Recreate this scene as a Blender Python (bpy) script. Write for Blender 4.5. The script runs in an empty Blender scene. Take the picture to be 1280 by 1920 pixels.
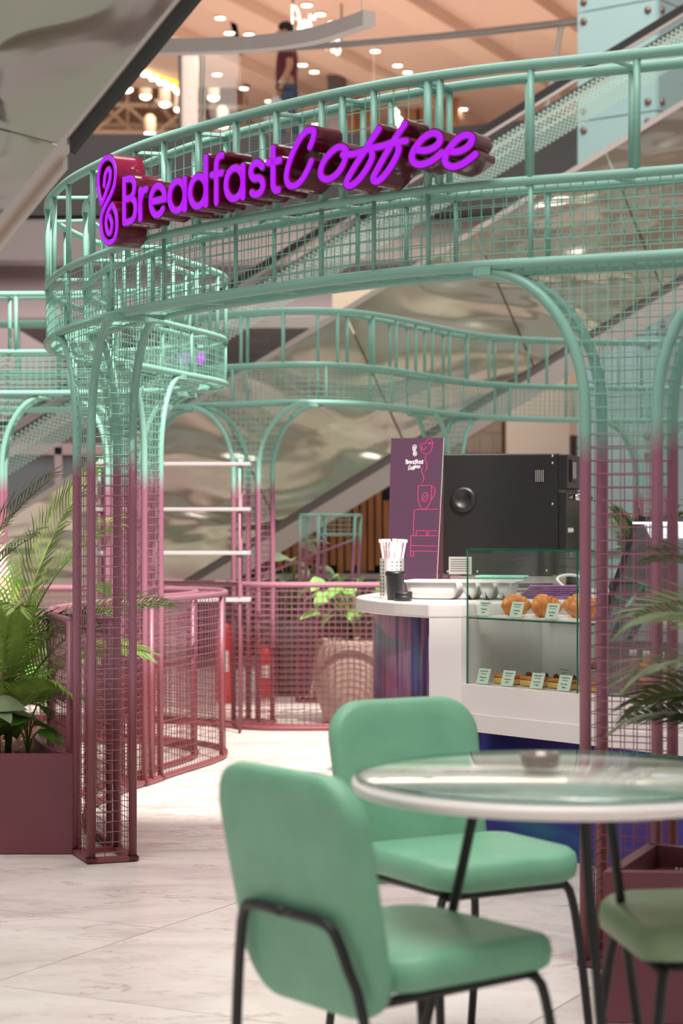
import bpy, bmesh, math, random
from mathutils import Vector, Matrix
random.seed(7)
S = bpy.context.scene
C = S.collection
PI = math.pi
F = 3733.0; HZ = 980.0; CH = 1.2          # focal length in px, horizon row, camera height

# ---------------------------------------------------------------- camera, world, lights
cam = bpy.data.cameras.new('camera'); cam_o = bpy.data.objects.new('camera', cam); C.objects.link(cam_o)
cam_o.location = (0, 0, CH); cam_o.rotation_euler = (PI/2, 0, 0)
cam.sensor_width = 36; cam.lens = 70; cam.shift_y = (HZ-960)/1920
cam.clip_start = .05; cam.clip_end = 200
cam.dof.use_dof = True; cam.dof.focus_distance = 7.0; cam.dof.aperture_fstop = 3.6
S.camera = cam_o
S.cycles.transparent_max_bounces = 32
S.view_settings.view_transform = 'Standard'; S.view_settings.look = 'None'
S.view_settings.exposure = 0.22; S.view_settings.gamma = 1
S.view_settings.use_curve_mapping = False
w = bpy.data.worlds.new('world'); S.world = w; w.use_nodes = True
w.node_tree.nodes['Background'].inputs[0].default_value = (1.0, .96, .93, 1)
w.node_tree.nodes['Background'].inputs[1].default_value = .42
def light(name, kind, loc, energy, color=(1, 1, 1), size=1, size_y=None, aim=None, **kw):
    l = bpy.data.lights.new(name, kind); l.energy = energy; l.color = color
    if kind == 'AREA':
        l.shape = 'RECTANGLE'; l.size = size; l.size_y = size_y or size
    o = bpy.data.objects.new(name, l); C.objects.link(o); o.location = loc
    if aim is not None:
        o.rotation_euler = (Vector(aim)-Vector(loc)).to_track_quat('-Z', 'Y').to_euler()
    for k, v in kw.items(): setattr(l, k, v)
    return o
SUN = Vector((-.35, .71, -1))
light('sun', 'SUN', (0, 0, 20), 7.0, (1, .95, .86), aim=tuple(Vector((0, 0, 20))+SUN), angle=.02)
light('overhead_fill_front', 'AREA', (-.5, 2.5, 11.5), 1500, (1, .96, .92), 8, 7, aim=(-.5, 5.5, 0))  # area lamp added below the roof to give soft top light
light('overhead_fill_middle', 'AREA', (.5, 13.5, 11.5), 900, (1, .96, .92), 9, 5, aim=(.3, 12.5, 0))  # second added overhead fill, hung under closed roof
light('upper_floor_ceiling_light', 'AREA', (0, 31, 9.02), 1250, (1, .85, .7), 12, 8, aim=(0, 31, 0))
light('ground_floor_wall_fill', 'AREA', (-3, 25.1, 4.3), 130, (1, .93, .9), 10, .6, aim=(-3, 25.5, 1.0))  # unseen lamp added to brighten the ground floor back wall
light('shop_light', 'AREA', (1.6, 21.5, 4.6), 110, (1, .8, .6), 6, 4, aim=(1.6, 22, 0))

# ---------------------------------------------------------------- helpers
def P(px, py, D):
    return Vector(((px-640)*D/F, D, CH+(HZ-py)*D/F))
class MB:
    def __init__(s): s.v = []; s.f = []; s.mi = []; s.cur = 0; s.smooth = False
    def add(s, vs, fs):
        b = len(s.v); s.v += [tuple(v) for v in vs]
        s.f += [tuple(i+b for i in f) for f in fs]; s.mi += [s.cur]*len(fs); return s
    def box(s, c, size, rz=0, M=None):
        x, y, z = (d/2 for d in size)
        vs = [Vector((a*x, b*y, d*z)) for d in (-1, 1) for a, b in ((-1, -1), (1, -1), (1, 1), (-1, 1))]
        R = M or Matrix.Rotation(rz, 3, 'Z')
        return s.add([R @ v+Vector(c) for v in vs], [(3, 2, 1, 0), (4, 5, 6, 7), (0, 1, 5, 4), (1, 2, 6, 5), (2, 3, 7, 6), (3, 0, 4, 7)])
    def rod(s, a, b, r, n=6, r2=None):
        return s.tube([a, b], r, n, rs=None if r2 is None else [r, r2])
    def tube(s, pts, r, n=8, closed=False, rs=None, cap=True, flat=1.0):
        pts = [Vector(p) for p in pts]; m = len(pts); vs = []; fs = []
        up = Vector((0, 0, 1)); pa_ = None
        for i, p in enumerate(pts):
            if closed: t = pts[(i+1) % m]-pts[i-1]
            else: t = pts[min(i+1, m-1)]-pts[max(i-1, 0)]
            t.normalize()
            a = up.cross(t) if pa_ is None else pa_-t*pa_.dot(t)
            if a.length < 1e-3: a = Vector((1, 0, 0))-t*t.x
            if a.length < 1e-3: a = Vector((0, 1, 0))
            a.normalize(); pa_ = a.copy(); b = t.cross(a); rr = rs[i] if rs else r
            for k in range(n):
                q = 2*PI*(k+.5)/n
                vs.append(p+a*math.cos(q)*rr+b*math.sin(q)*rr*flat)
        for i in range(m if closed else m-1):
            j = (i+1) % m
            for k in range(n):
                l = (k+1) % n; fs.append((i*n+k, i*n+l, j*n+l, j*n+k))
        if not closed and cap:
            fs.append(tuple(range(n-1, -1, -1))); fs.append(tuple((m-1)*n+k for k in range(n)))
        return s.add(vs, fs)
    def prism(s, poly, z0, z1):
        n = len(poly)
        if sum(poly[i][0]*poly[(i+1) % n][1]-poly[(i+1) % n][0]*poly[i][1] for i in range(n)) < 0: poly = poly[::-1]
        vs = [(x, y, z0) for x, y in poly]+[(x, y, z1) for x, y in poly]
        fs = [tuple(range(n-1, -1, -1)), tuple(range(n, 2*n))]+[(i, (i+1) % n, n+(i+1) % n, n+i) for i in range(n)]
        return s.add(vs, fs)
    def lathe(s, prof, n=24, c=(0, 0, 0), cap=True):
        vs = [(c[0]+r*math.cos(2*PI*k/n), c[1]+r*math.sin(2*PI*k/n), c[2]+z) for r, z in prof for k in range(n)]
        fs = [(i*n+k, i*n+(k+1) % n, (i+1)*n+(k+1) % n, (i+1)*n+k) for i in range(len(prof)-1) for k in range(n)]
        if cap:
            fs.append(tuple(range(n-1, -1, -1))); fs.append(tuple((len(prof)-1)*n+k for k in range(n)))
        return s.add(vs, fs)
    def sph(s, c, r, n=10, m=6, sc=(1, 1, 1)):
        prof = [(max(r*math.sin(PI*i/m), 1e-4), -r*math.cos(PI*i/m)) for i in range(m+1)]
        b = len(s.v); s.lathe(prof, n)
        for i in range(b, len(s.v)):
            v = s.v[i]; s.v[i] = (c[0]+v[0]*sc[0], c[1]+v[1]*sc[1], c[2]+v[2]*sc[2])
        return s
    def xf(s, M):
        s.v = [tuple(M @ Vector(v)) for v in s.v]; return s
    def mesh(s, name, mats):
        me = bpy.data.meshes.new(name); me.from_pydata(s.v, [], s.f)
        for m in (mats if isinstance(mats, (list, tuple)) else [mats]): me.materials.append(m)
        me.polygons.foreach_set('material_index', s.mi)
        if s.smooth: me.polygons.foreach_set('use_smooth', [True]*len(s.f))
        me.update(); return me
def sm(mb): mb.smooth = True; return mb
def obj(name, mb, mat, parent=None, kind=None):
    me = mb.mesh(name, mat) if isinstance(mb, MB) else mb
    o = bpy.data.objects.new(name, me); C.objects.link(o)
    if parent is not None: o.parent = parent
    if kind: o['kind'] = kind
    return o
def tag(o, label, cat, group=None):
    o['label'] = label; o['category'] = cat
    if group: o['group'] = group
    return o
def thing(name, label, cat, loc=(0, 0, 0), rz=0, group=None):
    o = bpy.data.objects.new(name, None); C.objects.link(o); o.location = loc; o.rotation_euler = (0, 0, rz)
    o.empty_display_size = .05
    return tag(o, label, cat, group)
def struct(name, mb, mat): return obj(name, mb, mat, None, 'structure')
def dup(root, loc, rz, label=None, group=None):
    r = root.copy(); C.objects.link(r); r.location = loc; r.rotation_euler = (0, 0, rz)
    if label: r['label'] = label
    if group: r['group'] = group
    for ch in list(root.children):
        c = ch.copy(); C.objects.link(c); c.parent = r
        for g in ch.children:
            d = g.copy(); C.objects.link(d); d.parent = c
    return r
def bevel(o, wd=.004, seg=2):
    m = o.modifiers.new('bevel', 'BEVEL'); m.width = wd; m.segments = seg; m.limit_method = 'ANGLE'; return o
def srgb(r, g, b):
    f = lambda c: (c/255/12.92 if c/255 <= .04045 else ((c/255+.055)/1.055)**2.4)
    return (f(r), f(g), f(b), 1)
def catmull(pts, step=.04, closed=False):
    pts = [Vector(p) for p in pts]; out = []; n = len(pts)
    for i in range(n if closed else n-1):
        g = lambda k: pts[k % n] if closed else pts[min(max(k, 0), n-1)]
        a, b, c, d = g(i-1), g(i), g(i+1), g(i+2)
        m = max(2, int((c-b).length/step))
        for k in range(m):
            t = k/m
            out.append(.5*((2*b)+(c-a)*t+(2*a-5*b+4*c-d)*t*t+(3*b-a-3*c+d)*t**3))
    if not closed: out.append(pts[-1])
    return out

# ---------------------------------------------------------------- materials
MATS = {}
def mat(name, col, rough=.5, metal=0, emit=None, es=1, spec=.5, coat=0):
    if name in MATS: return MATS[name]
    m = bpy.data.materials.new(name); m.use_nodes = True
    b = m.node_tree.nodes['Principled BSDF']
    b.inputs['Base Color'].default_value = col if len(col) == 4 else (*col, 1)
    b.inputs['Roughness'].default_value = rough; b.inputs['Metallic'].default_value = metal
    b.inputs['Specular IOR Level'].default_value = spec; b.inputs['Coat Weight'].default_value = coat
    if emit:
        b.inputs['Emission Color'].default_value = emit if len(emit) == 4 else (*emit, 1)
        b.inputs['Emission Strength'].default_value = es
    MATS[name] = m; return m
def N(m, t, **kw):
    n = m.node_tree.nodes.new(t)
    for k, v in kw.items(): setattr(n, k, v)
    return n
def L(m, a, b): m.node_tree.links.new(a, b)
def bsdf(m): return m.node_tree.nodes['Principled BSDF']
def ramp(m, fac, stops):
    r = N(m, 'ShaderNodeValToRGB'); e = r.color_ramp.elements
    while len(e) < len(stops): e.new(.5)
    for k, (p, c) in enumerate(stops): e[k].position = p; e[k].color = c
    L(m, fac, r.inputs[0]); return r.outputs[0]
def noise(m, scale, detail=4, vec=None, dist=0, rough=.5):
    n = N(m, 'ShaderNodeTexNoise'); n.inputs['Scale'].default_value = scale
    n.inputs['Detail'].default_value = detail; n.inputs['Distortion'].default_value = dist
    n.inputs['Roughness'].default_value = rough
    if vec is not None: L(m, vec, n.inputs['Vector'])
    return n.outputs['Fac']
def pos(m, scale=(1, 1, 1), rot=(0, 0, 0)):
    g = N(m, 'ShaderNodeNewGeometry'); mp = N(m, 'ShaderNodeMapping')
    mp.inputs['Scale'].default_value = scale; mp.inputs['Rotation'].default_value = rot
    L(m, g.outputs['Position'], mp.inputs['Vector']); return mp.outputs[0]
def bump(m, h, strength=.2, dist=.01):
    b = N(m, 'ShaderNodeBump'); b.inputs['Strength'].default_value = strength; b.inputs['Distance'].default_value = dist
    L(m, h, b.inputs['Height']); L(m, b.outputs[0], bsdf(m).inputs['Normal'])
def mottled(name, c1, c2, scale=6, rough=.5, metal=0, bs=0, detail=4, stretch=(1, 1, 1), bd=.01, coat=0):
    m = mat(name, c1, rough, metal, coat=coat)
    n = noise(m, scale, detail, pos(m, stretch))
    L(m, ramp(m, n, [(.3, c1), (.7, c2)]), bsdf(m).inputs['Base Color'])
    if bs: bump(m, n, bs, bd)
    return m
def paint(name='ombre_paint', sh=0):
    m = mat(name, (.2, .5, .4, 1), .38, spec=.4)
    g = N(m, 'ShaderNodeNewGeometry'); sp = N(m, 'ShaderNodeSeparateXYZ'); L(m, g.outputs['Position'], sp.inputs[0])
    n = noise(m, 3.5, 2); ad = N(m, 'ShaderNodeMath', operation='MULTIPLY_ADD')
    L(m, n, ad.inputs[0]); ad.inputs[1].default_value = .16; L(m, sp.outputs[2], ad.inputs[2])
    dv = N(m, 'ShaderNodeMath', operation='DIVIDE'); L(m, ad.outputs[0], dv.inputs[0]); dv.inputs[1].default_value = 2.7
    c = ramp(m, dv.outputs[0], [(.0, srgb(116, 60, 64)), (.2, srgb(120, 62, 70)), (.275, srgb(144, 96, 110)),
                                (.535-sh, srgb(142, 90, 110)), (.572-sh, srgb(126, 172, 158)), (1, srgb(126, 174, 160))])
    L(m, c, bsdf(m).inputs['Base Color']); return m
PAINT = paint(); PAINT_S = paint('stand_ombre_paint', .12)
MAROON = mottled('maroon_steel', srgb(104, 52, 62), srgb(94, 46, 56), 3, .45, bs=.05)
BLACK = mat('black_metal', srgb(22, 22, 23), .42)
OVEN = mat('oven_black', srgb(26, 24, 25), .36)
WHITE = mottled('white_solid_surface', srgb(232, 226, 224), srgb(226, 219, 217), 2, .28)
CABLE = mat('cable_white', srgb(225, 222, 218), .5)
CHROME = mat('chrome', srgb(200, 198, 196), .18, 1)
STEEL = mat('brushed_steel', srgb(196, 190, 186), .42, .75)
GREY = mat('tray_grey', srgb(196, 194, 192), .4)
PURPLE_FACE = mat('sign_purple_glow', (.02, .0, .04), .5, emit=(.40, .0, .76), es=1.0)
SIGN_SIDE = mat('sign_maroon_acrylic', srgb(92, 14, 40), .12, spec=.6)
SIGN_EDGE = mat('sign_dark_face', srgb(60, 4, 32), .15)
def glass(name, tint=(.93, .98, .96), gl=.08):
    m = bpy.data.materials.new(name); m.use_nodes = True; nt = m.node_tree; nt.nodes.clear()
    o = N(m, 'ShaderNodeOutputMaterial'); mx = N(m, 'ShaderNodeMixShader')
    t = N(m, 'ShaderNodeBsdfTransparent'); t.inputs[0].default_value = (*tint, 1)
    g = N(m, 'ShaderNodeBsdfGlossy'); g.inputs['Roughness'].default_value = .02; g.inputs[0].default_value = (1, 1, 1, 1)
    fr = N(m, 'ShaderNodeLayerWeight'); pw = N(m, 'ShaderNodeMath', operation='POWER'); pw.inputs[1].default_value = 5
    L(m, fr.outputs['Facing'], pw.inputs[0])
    ad = N(m, 'ShaderNodeMath', operation='MULTIPLY_ADD'); ad.inputs[1].default_value = .8; ad.inputs[2].default_value = gl; ad.use_clamp = True
    L(m, pw.outputs[0], ad.inputs[0]); L(m, ad.outputs[0], mx.inputs[0])
    L(m, t.outputs[0], mx.inputs[1]); L(m, g.outputs[0], mx.inputs[2]); L(m, mx.outputs[0], o.inputs[0]); return m
GLASS = glass('clear_glass', (.97, .99, .98), .035); GLASS_T = glass('table_glass', (.96, .99, .97), .05); GLASS_F = glass('balustrade_glass', (.97, .985, .98), .012)
GEDGE = mat('green_glass_edge', srgb(14, 92, 72), .12)
def marble():
    m = mat('pale_marble', srgb(222, 210, 205), .2, spec=.45)
    g = N(m, 'ShaderNodeNewGeometry'); oi = N(m, 'ShaderNodeObjectInfo')
    sc = N(m, 'ShaderNodeVectorMath', operation='SCALE'); sc.inputs['Scale'].default_value = 37
    cb = N(m, 'ShaderNodeCombineXYZ'); L(m, oi.outputs['Random'], cb.inputs[0]); L(m, oi.outputs['Random'], cb.inputs[1]); L(m, cb.outputs[0], sc.inputs[0])
    ad = N(m, 'ShaderNodeVectorMath', operation='ADD'); L(m, g.outputs['Position'], ad.inputs[0]); L(m, sc.outputs[0], ad.inputs[1])
    mp = N(m, 'ShaderNodeMapping'); mp.inputs['Rotation'].default_value = (0, 0, -.5); mp.inputs['Scale'].default_value = (1, 2.2, 1); L(m, ad.outputs[0], mp.inputs[0])
    base = ramp(m, noise(m, 1.6, 8, mp.outputs[0], .8, .6), [(.3, srgb(196, 184, 180)), (.5, srgb(220, 211, 206)), (.75, srgb(232, 225, 221))])
    v = noise(m, 1.1, 10, mp.outputs[0], 2.2, .62)
    vein = ramp(m, v, [(.40, (0, 0, 0, 1)), (.415, (.75, .75, .75, 1)), (.43, (0, 0, 0, 1))])
    mx = N(m, 'ShaderNodeMix', data_type='RGBA'); L(m, vein, mx.inputs[0]); L(m, base, mx.inputs[6]); mx.inputs[7].default_value = srgb(178, 150, 138)
    dust = ramp(m, noise(m, 9, 8, mp.outputs[0], 1.5, .7), [(.56, (0, 0, 0, 1)), (.7, (.55, .55, .55, 1))])
    m2 = N(m, 'ShaderNodeMix', data_type='RGBA'); L(m, dust, m2.inputs[0]); L(m, mx.outputs[2], m2.inputs[6]); m2.inputs[7].default_value = srgb(176, 160, 154)
    L(m, m2.outputs[2], bsdf(m).inputs['Base Color']); return m
MARBLE = marble()
JOINT = mat('joint_grey', srgb(150, 138, 134), .8)
def iridescent(name, stops, sc):
    m = mat(name, (.1, .1, .2), .22, .85)
    n = noise(m, 1.4, 3, pos(m, sc), .4); L(m, ramp(m, n, stops), bsdf(m).inputs['Base Color'])
    bump(m, noise(m, 30, 3, pos(m, (1, 1, 6))), .03, .01); return m
IRI = iridescent('iridescent_purple', [(.3, srgb(84, 96, 160)), (.42, srgb(80, 60, 104)), (.55, srgb(170, 120, 150)), (.7, srgb(110, 70, 108))], (7, 7, .6))
IRI_B = iridescent('iridescent_blue', [(.35, srgb(56, 118, 146)), (.5, srgb(58, 72, 146)), (.65, srgb(74, 56, 128))], (1.2, 1.2, 4.5))
def wavy_metal():
    m = mat('wavy_stainless', srgb(150, 142, 134), .22, 1)
    mp = pos(m, (.55, .55, 1.3), (0, .54, 0))
    bump(m, noise(m, 1.0, 1.5, mp, 1.2), .72, .4)
    n = noise(m, .8, 2, mp, .6)
    L(m, ramp(m, n, [(.3, srgb(190, 172, 168)), (.5, srgb(184, 186, 164)), (.7, srgb(200, 188, 180))]), bsdf(m).inputs['Base Color']); return m
WAVY = wavy_metal()
TEAL_FABRIC = mottled('mint_leather', srgb(116, 172, 142), srgb(106, 162, 132), 14, .48, bs=.06)
OLIVE_LIT_FABRIC = mottled('olive_lit_leather', srgb(128, 152, 118), srgb(120, 142, 108), 14, .48, bs=.06)  # olive light on the right chair is put into its leather colour
SOIL = mottled('brown_soil', srgb(120, 66, 34), srgb(60, 32, 18), 60, .9, bs=.6)
TAUPE = mottled('taupe_pot', srgb(150, 130, 118), srgb(138, 118, 108), 4, .6)
DARKPOT = mat('dark_pot', srgb(84, 74, 70), .6)
def leafmat(name, c1, c2):
    m = mottled(name, c1, c2, 12, .38, bs=.0); b = bsdf(m)
    b.inputs['Subsurface Weight'].default_value = .0
    return m
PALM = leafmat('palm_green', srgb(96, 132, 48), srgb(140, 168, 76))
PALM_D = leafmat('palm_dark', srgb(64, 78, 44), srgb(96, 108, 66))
LEAF = leafmat('broad_leaf', srgb(86, 138, 48), srgb(120, 168, 70))
STEMM = mat('stem_green', srgb(88, 104, 48), .5)
WOOD = mottled('oak_slat', srgb(176, 116, 66), srgb(150, 94, 50), 5, .55, stretch=(6, 6, .6))
DARK = mat('dark_backing', srgb(28, 28, 30), .7)
PLUM = mottled('plum_board', srgb(64, 38, 58), srgb(68, 38, 60), 1.2, .45)
PINKLINE = mat('pink_print', srgb(196, 44, 110), .5)
WHITEPRINT = mat('white_print', srgb(240, 236, 240), .5)
CARD = mat('mint_card', srgb(206, 224, 208), .5)
INK = mat('ink', srgb(70, 80, 76), .6)
CRUST = mottled('golden_crust', srgb(224, 148, 62), srgb(180, 98, 34), 30, .4, bs=.2)
CHOC = mat('brown_paper_case', srgb(64, 38, 34), .7)
CREAM = mat('custard', srgb(232, 190, 100), .4)

# ---------------------------------------------------------------- floor
U1 = Vector((.467, .884)); U2 = Vector((.884, -.467)); T0 = Vector((-.537, 5.895)); TS = 1.4
floor = struct('floor', MB().box((0, 14, -.06), (26, 40, .08)), JOINT)
tile_me = MB().box((0, 0, -.01), (TS-.004, TS-.004, .02)).mesh('tile', MARBLE)
ang = math.atan2(U1.y, U1.x); ntile = 0
for i in range(-9, 12):
    for j in range(-8, 18):
        c = T0+U2*(i+.5)*TS+U1*(j+.5+(.42 if i % 2 == 0 else 0))*TS
        if 1.5 < c.y < 22 and abs(c.x) < .19*c.y+1.6:
            t = obj('tile', tile_me, None, floor); t.location = (c.x, c.y, 0); t.rotation_euler = (0, 0, ang)
# ---------------------------------------------------------------- surrounding building
SOFFIT = mottled('soffit_lilac', srgb(176, 164, 164), srgb(170, 158, 158), .4, .7)
WALLG = mottled('wall_mauve_grey', srgb(158, 140, 140), srgb(150, 134, 134), .3, .7)
CEIL = mottled('ceiling_peach', srgb(216, 192, 176), srgb(210, 186, 170), .3, .7)
FASC = mottled('fascia_grey', srgb(86, 80, 82), srgb(80, 74, 76), .5, .5)
ROOF = mat('roof_white', srgb(190, 184, 180), .8)
# unseen mall roof; its skylight opening is placed to shape the sun patch
hx0, hx1, hy0, hy1 = .4, 4.45, -.58, 4.6
rf = MB(); z = 12.1
for x0, x1, y0, y1 in ((-14, 14, -12, hy0), (-14, 14, hy1, 24), (-14, hx0, hy0, hy1), (hx1, 14, hy0, hy1)):
    rf.box(((x0+x1)/2, (y0+y1)/2, z), (x1-x0, y1-y0, .2))
struct('ceiling', rf, ROOF)
# ground floor back wall with shop front
struct('wall_back', MB().box((0, 26.2, 2.44), (34, .3, 4.88)), WALLG)
struct('ceiling_soffit', MB().box((0, 33.6, 5.38), (34, 18.6, .96)), SOFFIT)
fas = struct('trim_1', MB().box((0, 24.15, 5.38), (34, .24, .96)), DARK)
fpm = MB().box((0, 0, 0), (1.885, .05, .98)).mesh('panel', FASC)
for k in range(-9, 9):
    o = obj('panel', fpm, None, fas); o.location = (k*1.9+.65, 24.0, 5.39)
struct('trim_2', MB().box((0, 24.3, 4.62), (34, .5, .5)), SOFFIT)
# upper storey
struct('ceiling_upper', MB().box((5.2, 32.5, 9.4), (14, 17.5, .2)).box((-7, 30.5, 9.4), (10.6, 13.2, .2)), CEIL)
struct('wall_upper_back', MB().box((0, 46, 8), (40, .3, 8)), mottled('store_wall_warm', srgb(186, 140, 110), srgb(150, 104, 80), .6, .8))
struct('wall_upper_right', MB().box((13.2, 34, 7.8), (.3, 22, 4.2)), CEIL)
struct('wall_upper_left', MB().box((-12.4, 34, 7.8), (.3, 22, 4.2)), CEIL)
bd = Vector((2, 4.4, 0)).normalized(); brz = math.atan2(bd.y, bd.x)-PI/2
for k, x in enumerate((-3.6, -1.6, 1.1, 3.0, 5.0)):
    o = struct('trim_%d' % (k+3), MB().box((0, 0, 0), (.55, 13, .22)), mat('beam_light', srgb(214, 190, 172), .8))
    o.location = (x+1.6, 34.5, 9.2); o.rotation_euler = (0, 0, brz)
sp = struct('trim_9', MB().box((0, 0, 0), (.26, .4, 3.5)), mat('grey_column', srgb(168, 160, 162), .6)); sp.location = (-2.55, 33.5, 7.6)
o = struct('trim_10', MB().box((0, 0, 0), (.05, .4, 3.5)), DARK); o.location = (-2.7, 33.45, 7.6)
o = struct('trim_11', MB().box((0, 0, 0), (.35, .4, 3.5)), mat('shop_frame_grey', srgb(88, 82, 84), .5)); o.location = (-.08, 36.2, 7.6)
DL = mat('downlight_glow', (1, .9, .75), .5, emit=(1, .85, .65), es=9)
dl_ring = sm(MB()).lathe([(.095, .0), (.11, -.02), (.095, -.03), (.085, -.005)], 16).mesh('rim', mat('downlight_rim', srgb(225, 215, 205), .5))
dl_lens = MB().lathe([(.085, -.012), (.08, -.02)], 16).mesh('lens', DL)
for px, py in ((575, 8), (600, 25), (625, 40), (467, 63), (567, 120), (589, 133), (457, 164), (505, 188), (407, 138), (413, 32),
               (703, 94), (745, 121), (764, 134), (800, 205), (592, 232), (868, 203), (975, 132), (430, 60), (660, 222)):
    d = (9.3-CH)*F/(HZ-py); q = P(px, py, d)
    t = thing('downlight', 'round recessed downlight in the peach upper floor ceiling', 'downlight', (q.x, q.y, 9.3), 0, 'downlights in the upper ceiling')
    obj('rim', dl_ring, None, t); obj('lens', dl_lens, None, t)
struct('ceiling_store', MB().box((-6, 42, 11.4), (13, 9, .1)), mat('store_ceiling_brown', srgb(120, 84, 66), .8))
# open trusses in the store on the upper floor
tr = thing('ceiling_truss', 'pale welded truss under the open ceiling of the upper left store', 'truss', (0, 0, 0))
TRM = mat('truss_cream', srgb(222, 192, 166), .6)
for k, (yy, zz) in enumerate(((39.2, 9.5), (40.6, 9.25), (42.2, 9.7), (43.6, 9.0))):
    m = MB()
    m.rod((-8, yy, zz), (0.5, yy+.8, zz), .05).rod((-8, yy, zz-.55), (.5, yy+.8, zz-.55), .05)
    obj('chord', m, TRM, tr); m = MB()
    for j in range(14):
        x = -8+j*.62; a = zz-.55*(j % 2); b = zz-.55*((j+1) % 2)
        m.rod((x, yy+.09*j*.62, a), (x+.62, yy+.09*(j+1)*.62, b), .035)
    obj('web', m, TRM, tr)
m = MB()
for j in range(8): m.rod((-7.6+j*1.0, 38.8, 9.3+.12*(j % 3)), (-6.8+j*1.0, 44.5, 9.0+.2*(j % 2)), .04)
obj('purlin', m, TRM, tr)
for j in range(5): obj('hanger', MB().rod((-6.8+j*1.2, 41, 8.4), (-6.8+j*1.2, 41, 11), .035), TRM, tr)
spot_me = sm(MB()).lathe([(.05, .36), (.11, .3), (.12, .02), (.11, 0)], 14)
for k, (px, py) in enumerate(((238, 167), (273, 180), (309, 194), (337, 204), (400, 182), (281, 250), (417, 234))):
    q = P(px, py, 38.4)
    t = thing('spotlight', 'small white cylinder spotlight hanging from the store trusses', 'spotlight', q, 0, 'spotlights in the upper store')
    obj('body', spot_me, TRM, t); obj('lens', MB().lathe([(.1, -.002), (.1, -.03), (.05, -.06)], 14), DL, t); obj('cord', MB().rod((0, 0, .36), (0, 0, 11.36-q.z), .012), DARK, t)
# yellow chandelier
ch = thing('chandelier', 'arched chandelier of glowing yellow glass tubes on the upper floor', 'chandelier', tuple(P(300, 120, 35.5)))
YEL = mat('yellow_glow', (1, .6, .1), .4, emit=(1, .58, .07), es=1.5); c0 = P(300, 120, 35.5)
ax = MB()
for k in range(12):
    px = 262+k*7.6; py = 103+k*4.0 + (4 if k % 2 else 0); q = P(px, py, 35.5+.12*k)-c0
    obj('shade', sm(MB()).lathe([(.06, .1), (.075, .02), (.075, -.2), (.06, -.24)], 10, q), YEL, ch)
    obj('bulb', sm(MB()).sph((q.x, q.y, q.z-.26), .05 if k < 10 else .09), DL, ch)
    ax.rod((q.x, q.y, q.z+.1), (q.x, q.y, q.z+.35), .01)
obj('frame', ax, mat('brass', srgb(196, 160, 96), .3, 1), ch)
cr = thing('chandelier', 'small sparkling crystal pendant seen above the script part of the sign', 'chandelier', tuple(P(738, 225, 36)))
for k in range(9): obj('cord', MB().rod((0, 0, .2), (0, 0, 9.3-cr.location.z), .01), DARK, cr) if k == 0 else None; obj('crystal', sm(MB()).sph((.03*math.sin(k*2.1)+.02*k, 0, .18-.045*k), .045), DL, cr)
# lit store sign, hanging sign
for k, (px, w_) in enumerate(((656, .3), (681, .26), (772, .28), (790, .2), (846, .26))):
    q = P(px, 180, 38)
    o = obj('timber_post', MB().box((0, 0, 0), (w_, .2, 3.42)), WOOD); o.location = (q.x, q.y, 7.575)
    tag(o, 'flat timber post in the upper storey shop front, %s' % ('leftmost of the row', 'second of the row', 'third of the row', 'fourth of the row', 'rightmost of the row')[k], 'post', 'timber posts upstairs')
xs = thing('hanging_sign', 'small rectangular blue and white sign hanging from the upper ceiling', 'sign', tuple(P(387, 32, 33)))
obj('board', MB().box((0, 0, 0), (.14, .03, .26)), mat('blue_sign', srgb(150, 160, 190), .5, emit=srgb(120, 140, 200), es=.3), xs)
obj('symbol', MB().box((-.01, -.02, .03), (.06, .01, .07)).box((.0, -.02, -.07), (.08, .01, .03)), WHITEPRINT, xs)
obj('rod', MB().rod((0, 0, .13), (0, 0, .75), .008), DARK, xs)

# balustrade of the upper floor
br = thing('balustrade', 'glass balustrade with round steel handrail along the upper floor edge', 'railing', (0, 0, 0))
hp = catmull([(-9, 24.1, 6.95), (-4, 24.2, 6.95), (-1, 24.15, 6.95), (1, 23.6, 6.95), (2.6, 22.9, 6.95), (3.6, 22.4, 6.95)], .3)
obj('handrail', sm(MB()).tube(hp, .045, 12), CHROME, br)
for i in range(0, len(hp)-1, 5):
    a, b = hp[i], hp[min(i+5, len(hp)-1)]
    d = b-a; m = MB().box((0, 0, 0), (d.length-.03, .015, .95)); o = obj('pane', m, GLASS_F, br)
    o.location = ((a.x+b.x)/2, (a.y+b.y)/2, 6.42); o.rotation_euler = (0, 0, math.atan2(d.y, d.x))
obj('stanchion', MB().rod((2.53, 22.95, 6.93), (2.33, 22.95, 5.7), .03), STEEL, br)
struct('trim_12', MB().prism([(1, 23.6), (3.6, 22.3), (3.6, 24.1), (-1, 24.1)], 4.9, 5.86), FASC)

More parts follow.
